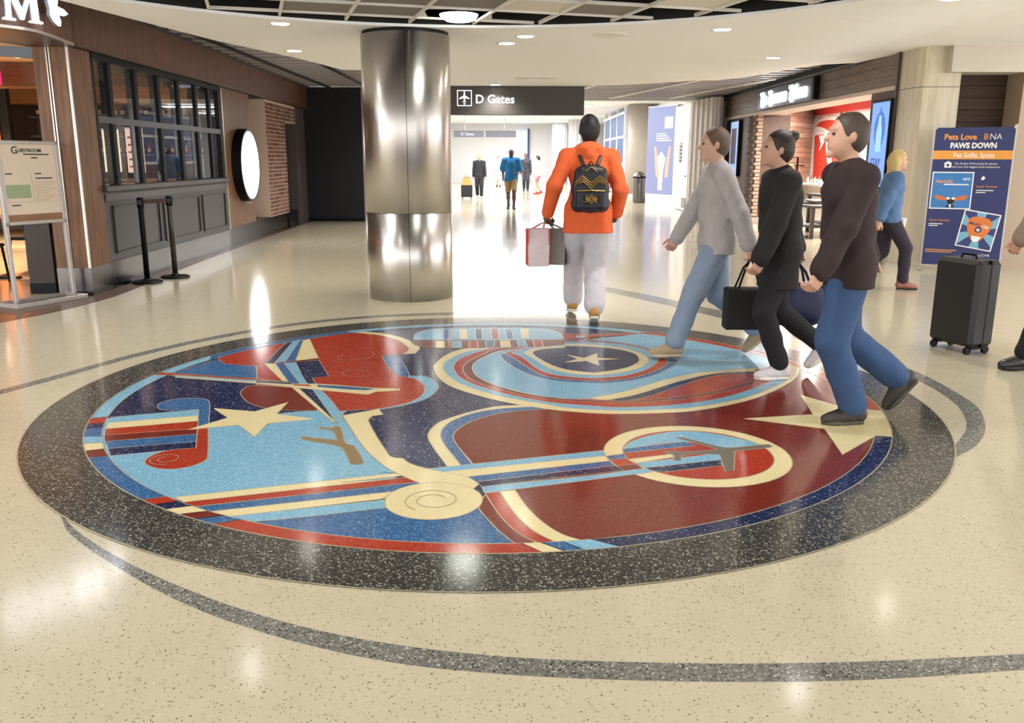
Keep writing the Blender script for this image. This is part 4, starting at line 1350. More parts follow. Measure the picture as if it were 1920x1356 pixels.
# warm copper feature seen through the entrance
cp = thing('copper_screen', 'tall copper panel in a dark frame glowing inside the entrance', 'screen', (-8.6, 14.4, 0))
MB().box(-9.5, -8.05, 14.4, 14.5, 0.3, 2.62).build('frame', BLACK, cp)
MB().box(-9.35, -8.2, 14.37, 14.4, .45, 2.5).build('copper_sheet', plain('brushed copper', (196, 120, 70), .35, .9, noise=.35, scale=2.2), cp)
lo = area_light('copper_wash', (-8.55, 13.7, .9), .3, .3, 45, (1, .72, .42), (R(100), 0, 0))
pl_ = thing('pendant_lamp', 'small bright globe lamp hanging in the entrance', 'lamp', (-8.35, 13.9, 2.78))
MB().tube([(-8.35, 13.9, 2.78), (-8.35, 13.9, 1.72)], .008).build('cord', BLACK, pl_)
MB().lathe([(.001, -.12), (.07, -.1), (.12, -.02), (.12, .03), (.07, .11), (.02, .13)], (-8.35, 13.9, 1.6), 16).build('globe', glow('warm globe', (255, 220, 170), 7), pl_, smooth=True)
MB().box(-10.6, -10.4, 13.2, 13.6, 0, 2.6).build('dark_post', BLACK, cp)
ex = thing('exit_sign', 'small glowing red exit sign under the restaurant ceiling', 'sign', (-7.25, 12.6, 2.42))
MB().box(-7.38, -7.1, 12.6, 12.64, 2.44, 2.62).build('housing', glow('exit red', (225, 30, 80), 1.4), ex)
MB().box(-7.28, -7.2, 12.6, 12.64, 2.62, 2.78).build('bracket', RC, ex)
text('lettering', 'EXIT', .12, glow('exit pale', (255, 150, 190), 2), (-7.36, 12.597, 2.49), (1, 0, 0), (0, 0, 1), ex, .001)
# posters inside the window
for i, (x, z, lab) in enumerate(((-7.45, 1.42, 'cream lit menu poster behind the first window bay'), (-6.15, 1.45, 'pinkish lit menu poster behind the second window bay'))):
    y = (13.2, 12.6)[i]
    x = (-5.92, -5.32)[i]
    t = thing('lit_menu', lab, 'poster', (x, y, 1.05))
    MB().box(x - .12, x + .12, y, y + .02, 1.25, 1.85).build('sheet', glow('lit paper %d' % i, ((255, 228, 196), (250, 196, 176))[i], .9), t)
    for k in range(5):
        MB().box(x - .09, x + .09 - .02 * (k % 2), y - .003, y, 1.32 + k * .1, 1.345 + k * .1).build('text_line', plain('rust print', (170, 90, 60), .7), t)
    MB().box(x - .13, x + .13, y, y + .025, 1.85, 1.87).build('rail', STEEL, t)
    MB().tube([(x, y + .01, .0), (x, y + .01, 1.25)], .012).build('stand', BLACK, t)
# dining tables and chairs just inside the entrance
TW = wood('table wood', (104, 66, 40), (150, 104, 66), .4, (1.5, 12, 12))


def dining_table(x, y, lab):
    t = thing('dining_table', lab, 'table', (x, y, 0))
    MB().box(-.45, .45, -.4, .4, .72, .76, .006).build('table_top', TW, t, local=True)
    MB().tube([(0, 0, .03), (0, 0, .72)], .035, 10).build('pedestal', BLACK, t, local=True)
    MB().box(-.3, .3, -.035, .035, 0, .03).build('foot', BLACK, t, local=True)
    MB().box(-.035, .035, -.3, .3, 0, .029).build('foot', BLACK, t, local=True)
    return t


def dining_chair(x, y, rz, lab):
    t = thing('dining_chair', lab, 'chair', (x, y, 0), rz, 'restaurant chairs')
    MB().box(-.21, .21, -.2, .22, .43, .47, .015).build('seat', BLACK, t, local=True)
    MB().box(-.21, .21, -.22, -.18, .55, .88, .015).build('backrest', BLACK, t, local=True)
    for sx in (-.18, .18):
        MB().tube([(sx, -.19, .43), (sx, -.21, .88)], .014).build('back_post', BLACK, t, local=True)
        for sy in (-.17, .19):
            MB().tube([(sx, sy, .44), (sx * 1.15, sy * 1.2, 0)], .015).build('leg', BLACK, t, local=True)
    return t


dining_table(-6.35, 10.65, 'wooden dining table just inside the entrance behind the menu stand')
dining_chair(-6.15, 10.05, 0.2, 'black chair in front of the entrance table')
dining_chair(-6.2, 11.3, PI, 'black chair behind the entrance table')
dining_chair(-7.1, 10.6, -PI / 2, 'black chair left of the entrance table')
dining_table(-7.9, 12.2, 'wooden dining table deeper inside the restaurant')
dining_chair(-7.9, 11.55, 0, 'black chair before the deeper restaurant table')
for (x, y, c, lab) in ((-6.45, 10.5, 3, 'red sauce bottle standing on the entrance table'), (-6.3, 10.55, 0, 'amber sauce bottle standing on the entrance table')):
    o = copy_tree(bprot[c])
    o.matrix_basis = Matrix.Translation((x, y, .76)) @ Matrix.Scale(.7, 4)
    o['label'] = lab
    o['group'] = 'table bottles'
t = thing('table_lamp', 'small white shaded lamp on the entrance table', 'lamp', (-6.6, 10.75, .76))
MB().lathe([(.05, 0), (.05, .01), (.01, .015), (.01, .12)], n=14).build('base', BLACK, t, local=True)
MB().lathe([(.1, .11), (.07, .24)], n=18).build('shade', glow('lamp shade', (255, 240, 220), 3), t, smooth=True, local=True)
# host podium
t = thing('host_podium', 'dark brown host podium beside the wood pier', 'podium', (-5.14, 9.62, 0), .12)
MB().box(-.13, .13, -.2, .25, .12, .82).build('body', plain('dark espresso wood', (50, 37, 31), .5), t, local=True)
MB().box(-.135, .135, -.205, .255, 0, .12).build('plinth', BLACK, t, local=True)
MB().box(-.15, .15, -.23, .27, .82, .86, .005).build('top', plain('dark espresso wood', (50, 37, 31), .5), t, local=True)

# ---- menu stand
SIL = plain('satin silver frame', (186, 180, 176), .35, .5)
ms = thing('menu_stand', 'silver floor stand holding a cream printed menu board', 'menu stand', (-4.9, 9.17, 0), 0)
# frame: s along the board (right as read), d behind it
msx = Vector((.42, .907)).normalized()
msn = Vector((msx.y, -msx.x))
m0 = Vector((-4.94, 8.57))


def MS(s, d, z):
    lean = (z - .02) * .02
    p = m0 + msx * s + msn * (d - lean)
    return (p.x, p.y, z)


def MSF(s, d, z):
    p = m0 + msx * s + msn * d
    return (p.x, p.y, z)


MB(MS).box(-.02, .02, -.02, .02, .03, 1.3, .004).build('upright', SIL, ms)
MB(MS).box(.64, .68, -.02, .02, .03, 1.3, .004).build('upright', SIL, ms)
for (s0, s1, d0, d1) in ((-.1, .72, -.2, -.16), (-.1, .72, .1, .14), (-.1, -.06, -.16, .1), (.68, .72, -.16, .1)):
    MB(MSF).box(s0, s1, d0, d1, 0, .045, .004).build('base_rail', SIL, ms)
bd = MB(MS).box(.0, .66, -.012, .012, .82, 1.6).build('board', plain('cream menu paper', (222, 206, 186), .6, noise=.03), ms)
for (s0, s1, z0, z1) in ((-.015, .675, .8, .835), (-.015, .675, 1.58, 1.615), (-.015, .03, .8, 1.615), (.63, .675, .8, 1.615)):
    MB(MS).box(s0, s1, -.022, .024, z0, z1, .003).build('board_frame', SIL, ms)
INK = plain('menu ink', (52, 46, 42), .7)
FAINT = plain('menu faint print', (176, 160, 142), .7)
MB(MS).box(.03, .63, .012, .02, .835, .9).build('wood_strip', wood('menu wood strip', (120, 84, 62), (160, 118, 90), .5, (2, 2, 30)), bd)
MB(MS).box(.05, .31, .012, .015, 1.06, 1.19).build('green_box', plain('sage green print', (150, 172, 136), .7), bd)
up_ = Vector(MS(0, 0, 1.5)) - Vector(MS(0, 0, 1.0))
text('heading', 'G', .1, INK, MS(.15, .014, 1.49), (msx.x, msx.y, 0), up_, bd, .001, bold=.001)
text('heading', 'UESTROOM', .048, INK, MS(.225, .014, 1.505), (msx.x, msx.y, 0), up_, bd, .001, bold=.001)
for (s0, s1, z, m_) in ((.28, .56, 1.478, INK), (.36, .43, 1.445, INK), (.06, .13, 1.29, INK), (.38, .45, 1.29, INK), (.38, .57, 1.245, INK), (.08, .18, 1.165, INK), (.09, .18, .985, INK)):
    MB(MS).box(s0, s1, .012, .0145, z, z + .012).build('text_line', m_, bd)
for k in range(9):
    MB(MS).box(.36, .6 - .05 * (k % 3), .012, .0145, 1.21 - k * .022, 1.215 - k * .022).build('text_line', FAINT, bd)
for k in range(5):
    MB(MS).box(.08, .3 - .04 * (k % 2), .012, .016, 1.145 - k * .018, 1.15 - k * .018).build('text_line', FAINT, bd)
MB(MS).box(.335, .338, .012, .0145, 1.03, 1.3).build('column_rule', FAINT, bd)
MB(MS).box(.05, .61, .012, .0145, 1.02, 1.023).build('column_rule', FAINT, bd)

# ---- barrier posts
def barrier(x, y, lab, worn):
    t = thing('barrier_post', lab, 'barrier post', (x, y, 0), group='retractable belt posts')
    MB().lathe([(.0, .0), (.17, 0), (.175, .012), (.16, .025), (.06, .035), (.045, .05), (.03, .055)], n=28).build('base', BLACK, t, smooth=False, local=True)
    MB().lathe([(.032, .05), (.032, .9), (.03, .905)], n=18).build('post', plain('worn black post', (70, 66, 62), .35, .5, noise=.95, scale=14) if worn else BLACK, t, smooth=True, local=True)
    MB().lathe([(.036, .88), (.04, .89), (.04, .985), (.034, 1.0), (.01, 1.003)], n=18).build('head', BLACK, t, smooth=True, local=True)
    MB().box(-.02, .02, -.052, -.03, .92, .97, .004).build('belt_clip', plain('belt clip', (60, 56, 54), .4), t, local=True)
    return t


barrier(-4.36, 10.34, 'black retractable belt post nearer the menu stand', False)
bp2 = barrier(-4.2, 10.8, 'scuffed black retractable belt post, the farther of the pair', True)
t = props(MB().add([(-4.355, 10.38, .925), (-4.215, 10.765, .925), (-4.215, 10.765, .975), (-4.355, 10.38, .975), (-4.352, 10.38, .925), (-4.212, 10.765, .925), (-4.212, 10.765, .975), (-4.352, 10.38, .975)],
                   [(0, 1, 2, 3), (7, 6, 5, 4), (0, 4, 5, 1), (3, 2, 6, 7), (0, 3, 7, 4), (1, 5, 6, 2)]).build('barrier_belt', plain('dark brown webbing', (58, 40, 36), .8)), 'short dark belt stretched between the two barrier posts', 'belt')
# ================================================================== GIFT SHOP ON THE RIGHT
SHW = wood('grey brown shop plank', (84, 66, 54), (128, 104, 88), .5, (8, 1.1, 14), 1.0)
SHW2 = wood('warm wall plank', (128, 92, 66), (196, 150, 112), .55, (1.0, 1.0, 16), 5.0)
BRNP = wood('dark brown jamb', (64, 44, 32), (96, 68, 50), .55, (9, 9, 9), 2.0)
fs_ = struct(MB().box(5.52, 5.9, 12.98, 23.4, 2.5, 2.94).build('fascia', SHW))
for k in range(3):
    MB().box(5.5, 5.522, 12.99, 23.38, 2.505 + k * .145, 2.645 + k * .145).build('plank', SHW, fs_)
MB().box(5.47, 5.92, 12.96, 23.42, 2.94, 2.98).build('cornice', plain('dark taupe cornice', (88, 78, 74), .4), fs_)
MB().box(5.56, 5.9, 12.98, 24.2, 2.98, 3.42).build('upper_wall', plain('dark upper wall', (60, 56, 56), .7), fs_)
MB().box(5.5, 6.05, 13.0, 23.3, 2.44, 2.5).build('soffit', plain('pale soffit', (206, 190, 178), .6), fs_)
sn = thing('shop_sign', 'navy sign box with glowing white lettering over the gift shop', 'sign', (5.46, 18.2, 2.5))
MB().box(5.4, 5.5, 16.4, 19.95, 2.515, 2.91, .004).build('sign_box', plain('dark navy sign', (58, 62, 84), .4), sn)
MB().box(5.39, 5.5, 16.28, 16.4, 2.515, 2.92).build('end_cap', BLACK, sn)
LET2 = glow('lit shop letter', (250, 252, 255), 6.0)
for wd_, y0, w_ in (('The', 19.72, .78), ('Tennessee', 19.12, .78), ('Tribune', 17.72, .9)):
    text('lettering', wd_, .36, LET2, (5.395, y0, 2.6), (0, -1, 0), (0, 0, 1), sn, .02, bold=.012, shear=.12, width=w_)
for y0 in (19.62, 19.02, 17.62):
    MB().tube([(5.385, y0 - .08 + .07 * math.cos(a), 2.6 + .05 * math.sin(a)) for a in [PI * .1 * k for k in range(-6, 14)]], .014, 6).build('flourish', LET2, sn)
# far pier with screen and brick edge
pr = struct(MB().box(5.55, 6.3, 20.42, 23.3, 0.14, 2.44).build('wall_shop_pier', BRNP))
MB().box(5.5, 6.32, 20.36, 23.34, 0, .16).build('steel_base', steel('bright base', (205, 200, 196), .3), pr)
random.seed(5)
z = .18
row = 0
while z < 2.4:
    for k in range(3):
        y0 = 20.36 + (0.1 if row % 2 else 0) + k * .22
        MB().box(5.52, 5.56, y0, y0 + .2, z, z + .068, .004).build('brick', plain('pale brick', (168, 140, 122), .85, noise=.2) if k == 0 else plain('brown brick %d' % (row % 3), ((100, 80, 68), (110, 88, 74), (88, 70, 60))[row % 3], .85, noise=.2), pr)
    MB().box(5.55, 5.66, 20.37, 20.43, z, z + .068, .004).build('brick', plain('pale brick', (168, 140, 122), .85, noise=.2), pr)
    z += .082
    row += 1
s1 = thing('pier_screen', 'narrow vertical screen with a dark picture on the far shop pier', 'screen', (5.5, 22.2, 1.08))
MB().box(5.47, 5.55, 21.75, 22.55, 1.06, 2.4, .01).build('bezel', BLACK, s1)
MB().box(5.462, 5.47, 21.8, 22.5, 1.1, 2.36).build('display', glow('pale blue display', (140, 170, 235), .9), s1)
MB().box(5.458, 5.462, 21.92, 22.38, 1.35, 2.2).build('picture', glow('dark picture', (60, 34, 48), .6), s1)
# near jamb with the big blue screen
jb = struct(MB().box(5.5, 6.0, 12.98, 13.9, 0, 2.44).build('wall_shop_jamb', BRNP))
MB().box(5.48, 6.02, 12.94, 13.93, 0, .16).build('steel_base', STEEL, jb)
MB().box(5.46, 5.52, 12.94, 12.99, 0, 2.95).build('edge_trim', plain('dark edge', (70, 60, 56), .4), jb)
s2 = thing('blue_screen', 'tall bright blue advertising screen reading STAY beside the pillar', 'screen', (5.48, 13.3, 1.05))
MB().box(5.43, 5.5, 12.99, 13.66, 1.03, 2.32, .008).build('bezel', BLACK, s2)
MB().box(5.424, 5.43, 13.02, 13.62, 1.07, 2.28).build('display', glow('blue display', (108, 150, 240), 1.0), s2)
SX = lambda x, y, z: (5.424 - z, 13.32 - x, 1.07 + y)
MB(SX).prism(ell(.02, .82, .19, .26, 32), 0, .003).build('oval_picture', glow('deep blue oval', (46, 104, 190), .9), s2)
MB(SX).prism([(-.07, .5), (.11, .5), (.12, .78), (.07, .92), (.06, 1.02), (-.02, 1.02), (-.03, .92), (-.08, .78)], .003, .005).build('dome_picture', glow('pale dome', (150, 196, 240), .9), s2)
MB(SX).prism(ell(.02, 1.1, .03, .035, 12), 0, .003).build('orb_picture', glow('deep blue oval', (46, 104, 190), .9), s2)
text('lettering', 'STAY', .15, glow('navy text', (30, 40, 120), .6), SX(-.2, .3, .004), (0, -1, 0), (0, 0, 1), s2, .001, bold=.002)
for k in range(2):
    MB().tube([SX(-.18 + .06 * q, .2 - k * .1 + .03 * math.sin(q * 2.2), .003) for q in range(7)], .006, 5).build('script_line', glow('navy text', (30, 40, 120), .6), s2)
# shop shell
wd0, wd1 = Vector((5.65, 20.45)), Vector((7.95, 23.6))
wdd = (wd1 - wd0).normalized()
wdn = Vector((wdd.y, -wdd.x))
WDL = (wd1 - wd0).length


def WD(s, d, z):
    p = wd0 + wdd * s + wdn * d
    return (p.x, p.y, z)


ww = struct(MB(WD).box(0, WDL + .4, -.15, -.01, 0, 2.75).build('wall_shop_planks', plain('plank backing', (88, 66, 50), .8)))
random.seed(11)
pk = [wood('wall plank tone %d' % k, a, b, .55, (1.1, 1.1, 18), 3.0 * k) for k, (a, b) in enumerate((((150, 126, 104), (206, 180, 154)), ((132, 110, 90), (188, 162, 138)), ((164, 142, 122), (220, 198, 174)), ((142, 120, 102), (198, 174, 150))))]
for k in range(22):
    z0 = .02 + k * .124
    cut = random.uniform(1.0, 3.0)
    for a, b in ((0, cut), (cut + .004, WDL + .3)):
        MB(WD).box(a, b, -.01, .006 + random.uniform(0, .006), z0, z0 + .119, .003).build('plank', random.choice(pk), ww)
sw = struct(MB().box(7.83, 8.0, 12.9, 24.2, 0, 2.8).build('wall_shop_back', plain('shop back wall', (236, 226, 224), .6, noise=.03)))
struct(MB().box(5.9, 7.9, 13.0, 24.2, 2.76, 2.8).build('ceiling', plain('shop ceiling', (224, 206, 196), .7)))
struct(MB().box(6.0, 7.9, 12.95, 13.1, 0, 2.8).build('wall_shop_side', plain('shop side wall', (190, 160, 140), .7)))
MB().box(7.76, 7.83, 13.2, 23.2, 2.56, 2.75).build('red_valance', plain('red valance', (196, 54, 58), .6), sw)
MX = lambda x, y, z: (7.83 - z, x, y)
mu = thing('letter_mural', 'big red blackletter T painted over newspaper clippings on the shop wall', 'mural', (7.82, 21.5, .95))
REDP = plain('mural red', (206, 62, 46), .6)
for d in ('23158,2289 22944,2375 22541,2411 22013,2403 21408,2314 20952,2231 20728,2260 20650,2346 20579,2176 20752,2042 21085,1971 21404,1958 21832,2006 22213,2157 22684,2254',
          '21531,1975 21358,1768 21170,1591 21209,1417 21498,1319 21768,1386 21904,1596 21852,1804 21744,1921',
          '23199,2062 22596,2077 22381,1934 22288,1659 22027,1203 22197,985 23106,998'):
    pts = spline(mm(d), True, 3)
    MB(MX).prism(pts, .02, .03).build('red_stroke', REDP, mu)
    V = [Vector(p) for p in pts]
    c = sum(V, Vector((0, 0))) / len(V)
    big = []
    for i, p in enumerate(V):
        dd = V[(i + 1) % len(V)] - V[i - 1]
        q = Vector((dd.y, -dd.x)).normalized() * .09
        if (p + q - c).length < (p - q - c).length:
            q = -q
        big.append(tuple(p + q))
    MB(MX).prism(big, .01, .02).build('white_outline', plain('mural white', (246, 242, 240), .6), mu)
MB(MX).prism(spline(mm('22870,2069 22228,2037 22772,1663 22678,1848'), True, 3), .03, .036).build('white_slash', plain('mural white', (246, 242, 240), .6), mu)
random.seed(9)
clp = [plain('clipping %d' % k, c, .7, noise=.3, scale=40) for k, c in enumerate(((120, 110, 112), (190, 180, 178), (92, 78, 80), (214, 190, 180), (160, 120, 110)))]
for k in range(110):
    y = random.uniform(15.0, 23.0)
    z = random.uniform(1.1, 2.5)
    w_ = random.uniform(.06, .2)
    h_ = random.uniform(.05, .14)
    MB().box(7.822, 7.83, y, y + w_, z, z + h_).build('clipping', random.choice(clp), sw)
# lights of the shop
for (x, y) in ((6.6, 21.0), (6.7, 19.0), (6.7, 16.8), (6.6, 14.8)):
    t = thing('track_spot', 'small white spotlight under the gift shop ceiling', 'ceiling light', (x, y, 2.76), group='gift shop spotlights')
    MB().tube([(0, 0, 0), (0, 0, -.06)], .012).build('stem', gridw, t, local=True)
    MB().lathe([(.03, -.16), (.045, -.15), (.04, -.06), (.02, -.05)], n=14).build('can', gridw, t, local=True)
    MB().lathe([(.001, -.162), (.03, -.162)], n=14).build('lens', LAMP, t, local=True)
    area_light('shop_lamp', (x, y, 2.56), .2, .2, 120, (1, .95, .9))
# ---- counter, rack, tables, goods
ct = thing('shop_counter', 'white topped sales counter under the red mural', 'counter', (7.05, 19.8, 0))
MB().box(6.8, 7.3, 18.65, 21.0, 0, .88).build('body', plain('counter white', (222, 214, 210), .5), ct)
MB().box(6.76, 7.34, 18.6, 21.05, .88, .93, .005).build('top', plain('counter top', (240, 236, 232), .3), ct)
pos = thing('cash_register', 'black till monitor standing on the shop counter', 'till', (7.0, 19.5, .93))
MB().box(-.12, .12, -.16, .16, 0, .02).build('base', BLACK, pos, local=True)
MB().tube([(0, 0, .02), (0, 0, .16)], .02).build('neck', BLACK, pos, local=True)
MB().box(-.02, .02, -.2, .2, .14, .4, .01).build('monitor', BLACK, pos, local=True)
MB().box(-.024, -.02, -.18, .18, .16, .38).build('display', plain('grey display', (90, 92, 96), .3), pos, local=True)
for k, y in enumerate((20.9, 20.65, 20.4, 20.15)):
    o = copy_tree(bprot[(2, 4, 2, 1)[k]])
    o.matrix_basis = Matrix.Translation((6.95, y, .93)) @ Matrix.Scale(.6, 4)
    o['label'] = ('small clear bottle at the far end of the shop counter', 'small dark bottle on the shop counter, second from the far end', 'small clear bottle on the shop counter, third from the far end', 'small green bottle on the shop counter nearest the till')[k]
    o['group'] = 'bottles on the shop counter'
# rack against the plank wall
rk = thing('display_rack', 'black metal rack of bottles and tins against the plank wall', 'rack', WD(.75, .3, 0))
for s in (.25, 1.35):
    for d in (.06, .44):
        MB(WD).box(s - .02, s + .02, d - .02, d + .02, 0, 1.52).build('post', BLACK, rk)
for z in (.12, .5, .9, 1.2, 1.5):
    MB(WD).box(.23, 1.37, .04, .46, z, z + .025).build('shelf', BLACK, rk)
MB(WD).box(.25, 1.35, .04, .05, .1, 1.5).build('mesh_back', plain('rack back', (52, 40, 32), .7), rk)
gds = [plain('goods %d' % k, c, .5, noise=.15, scale=60) for k, c in enumerate(((206, 150, 40), (168, 60, 50), (190, 176, 160), (84, 100, 60), (120, 84, 50), (220, 190, 80)))]
GN = ['yellow', 'red', 'pale', 'green', 'brown', 'gold']
tins = []
for k in range(6):
    t = thing('tin', f'{GN[k]} tin on the black rack by the plank wall', 'tin', (0, 0, -5), group=f'{GN[k]} tins on the rack')
    MB().lathe([(.045, 0), (.05, .008), (.05, .13), (.045, .138)], n=12).build('can', gds[k], t, smooth=True, local=True)
    MB().lathe([(.046, .138), (.046, .145), (.04, .146)], n=12).build('lid', STEEL, t, local=True)
    MB().lathe([(.0505, .03), (.0505, .1)], n=12).build('paper_label', gds[(k + 2) % 6], t, local=True)
    tins.append(t)
used = [True] * 6
random.seed(2)
for z in (.525, .925, 1.225):
    for i in range(9):
        k = random.randrange(6)
        o = tins[k] if used[k] else copy_tree(tins[k])
        used[k] = False
        o.matrix_basis = Matrix.Translation(WD(.33 + i * .118, .36 + random.uniform(-.03, .03), z))
for k in range(6):
    if used[k]:
        tins[k].matrix_basis = Matrix.Translation(WD(.33 + k * .118, .2, 1.225))
for i in range(8):
    o = copy_tree(bprot[(1, 0, 2, 1, 4, 0, 1, 2)[i]])
    o.matrix_basis = Matrix.Translation(WD(.34 + i * .13, .34, .145))
    o['label'] = BNAME[(1, 0, 2, 1, 4, 0, 1, 2)[i]] + ' bottle on the bottom shelf of the black rack'
    o['group'] = BNAME[(1, 0, 2, 1, 4, 0, 1, 2)[i]] + ' bottles on the bottom rack shelf'
ws = thing('wall_shelf', 'small dark wall shelves right of the rack with blue bottles', 'shelf', WD(1.9, .12, .85))
for z in (.95, 1.3):
    MB(WD).box(1.5, 2.4, .0, .26, z, z + .03).build('board', BLACK, ws)
MB(WD).box(1.5, 1.56, .0, .2, .8, .95).build('bracket', BLACK, ws)
MB(WD).box(2.3, 2.36, .0, .2, .8, .95).build('bracket', BLACK, ws)
bb = plain('pale blue bottle', (120, 164, 190), .2, coat=.4)
for i in range(6):
    t = thing('water_bottle', 'pale blue bottle on the lower wall shelf', 'bottle', WD(1.58 + i * .14, .13, .98), group='blue bottles on the wall shelf')
    MB().lathe([(.035, 0), (.04, .01), (.04, .16), (.018, .2), (.018, .22)], n=12).build('flask', bb, t, smooth=True, local=True)
    MB().lathe([(.02, .215), (.02, .24), (.015, .242)], n=10).build('cap', gridw, t, local=True)


def shirt_stack(x, y, z, n, cols, lab, rz=0.0):
    """each folded garment in a pile is its own thing"""
    for k in range(n):
        q = random.Random(k + int(x * 100))
        t = thing('folded_shirt', f'{lab}, {("lowest", "second from below", "third from below", "fourth from below", "topmost")[k if k < n - 1 else 4]} of its pile', 'shirt', (x + q.uniform(-.03, .03), y + q.uniform(-.03, .03), z + k * .045), rz + q.uniform(-.15, .15), group='folded shirts on the shop tables')
        m = cols[k % len(cols)]
        pts = []
        for a in range(20):
            ang = 2 * PI * a / 20
            cx, sy = math.cos(ang), math.sin(ang)
            s = 1 / max(abs(cx), abs(sy)) ** .8
            pts.append((.17 * cx * s, .13 * sy * s))
        b = MB()
        prof = [(.92, 0), (1.0, .012), (1.0, .032), (.93, .044)]
        vs, fs = [], []
        for f_, zz in prof:
            vs += [(p[0] * f_, p[1] * f_, zz + .004 * math.sin(p[0] * 40)) for p in pts]
        for i in range(3):
            for a in range(20):
                fs.append((i * 20 + a, i * 20 + (a + 1) % 20, (i + 1) * 20 + (a + 1) % 20, (i + 1) * 20 + a))
        fs += [tuple(range(20))[::-1], tuple(60 + a for a in range(20))]
        b.add(vs, fs).build('folded_body', m, t, smooth=True, local=True)
        MB().tube([(-.05, -.1, .045), (-.03, -.05, .05), (.03, -.05, .05), (.05, -.1, .045)], .008, 6).build('collar', m, t, local=True)


def display_table(x, y, zt, lab, rz=0.0, sx=.5, sy=.4):
    t = thing('display_table', lab, 'table', (x, y, 0), rz)
    dk = plain('dark display wood', (44, 30, 24), .5)
    MB().box(-sx, sx, -sy, sy, zt - .05, zt, .005).build('table_top', dk, t, local=True)
    for a in (-sx + .05, sx - .05):
        for b in (-sy + .05, sy - .05):
            MB().box(a - .03, a + .03, b - .03, b + .03, 0, zt - .05).build('leg', dk, t, local=True)
    MB().box(-sx + .04, sx - .04, -sy + .04, sy - .04, .2, .23).build('lower_shelf', dk, t, local=True)
    return t


GRY = [plain('grey cotton', (150, 142, 140), .9), plain('mid grey cotton', (120, 112, 110), .9), plain('pale grey cotton', (178, 170, 168), .9)]
PNK = [plain('pink cotton', (196, 120, 140), .9), plain('deep pink cotton', (168, 84, 106), .9), plain('charcoal cotton', (70, 58, 60), .9)]
display_table(6.15, 17.0, .62, 'low dark table of grey shirts near the shop front', .1, .62, .5)
display_table(6.75, 18.06, .78, 'taller dark table of pink shirts behind the grey ones', .1, .6, .4)
shirt_stack(6.4, 16.9, .62, 4, GRY, 'grey folded shirt on the low table')
shirt_stack(5.85, 17.1, .62, 2, GRY[1:], 'dark grey folded shirt at the left of the low table')
shirt_stack(6.95, 18.0, .78, 4, PNK[:2], 'pink folded shirt on the taller table')
shirt_stack(6.5, 18.1, .78, 4, [PNK[2], PNK[0]], 'charcoal and pink folded shirt on the taller table')
cap = thing('baseball_hat', 'white baseball cap lying on the pink shirts', 'hat', (6.52, 18.1, .96), -.5)
MB().lathe([(.1, 0), (.1, .03), (.085, .075), (.05, .1), (.005, .108)], n=20).build('crown', plain('white cotton', (232, 226, 216), .8), cap, smooth=True, local=True)
MB().prism([(.07, -.07), (.13, -.06), (.17, 0), (.13, .06), (.07, .07)], 0.0, .008).build('brim', plain('white cotton', (232, 226, 216), .8), cap, local=True)
MB().lathe([(.012, .104), (.012, .112), (.004, .114)], n=10).build('button', plain('white cotton', (232, 226, 216), .8), cap, local=True)

# ---- stone pillar, wood panel and end pillar
STN = wood('pale veined stone', (186, 172, 146), (214, 202, 178), .35, (7, 7, .8), 4.0)
pil = thing('stone_pillar', 'pale stone clad pillar between the gift shop and the banner', 'pillar', (5.75, 12.7, 0))
pp = [(5.5, 12.97), (5.5, 12.38), (5.56, 12.32), (6.05, 12.3), (6.05, 13.0)]
MB().prism(pp, 0, 2.415).build('lower_slab', STN, pil)
MB().prism(pp, 2.425, 2.95).build('upper_slab', STN, pil)
MB().prism([(p[0] + .006, p[1] + .006) for p in pp], 2.414, 2.426).build('joint', plain('joint grey', (130, 118, 100), .8), pil)
wpn = struct(MB().box(6.05, 6.85, 12.62, 12.75, 0, 2.62).build('wall_wood_panel', plain('panel backing', (40, 28, 20), .8)))
random.seed(21)
dk4 = [wood('dark wood board %d' % k, a, b, .75, (.9, 9, 16), 2.0 * k) for k, (a, b) in enumerate((((44, 30, 20), (72, 50, 34)), ((52, 36, 24), (84, 60, 42)), ((38, 26, 18), (64, 44, 30))))]
for k in range(16):
    MB().box(6.055, 6.84, 12.6, 12.622, .02 + k * .163, .02 + k * .163 + .158, .003).build('board', dk4[random.randrange(3)], wpn)
BGE = plain('beige end wall', (170, 150, 128), .6, noise=.04, scale=4)
struct(MB().box(6.85, 9.5, 12.2, 12.9, 0, 2.62).build('wall_right_end', BGE))

# ---- banner stand
BW, BH = .925, 1.8
bx = Vector((.83, -.40)).normalized()
bn_ = Vector((bx.y, -bx.x))
b0 = Vector((5.6, 11.9))


def BN(u, v, d):
    lean = v * .0
    p = b0 + bx * (u * BW) + bn_ * (d - lean)
    return (p.x, p.y, 1.87 - v * BH)


bs = thing('pet_banner', 'navy and orange banner stand reading Pets Love BNA Paws Down', 'banner', (6.0, 11.7, 0))
NAVY = plain('banner navy', (44, 52, 104), .55, noise=.05)
ORG = plain('banner orange', (232, 158, 66), .55)
BWH = plain('banner white', (240, 238, 236), .55)
sheet = MB(BN).box(0, 1, 0, 1, -.004, 0).build('sheet', NAVY, bs)
ux = (bx.x, bx.y, 0)


def btext(s, u, v, size, mat, align='LEFT', bold=0.0, width=1.0, shear=0.0):
    return text('lettering', s, size, mat, BN(u, v, .0025), ux, (0, 0, 1), sheet, .0006, align, bold, shear, width)


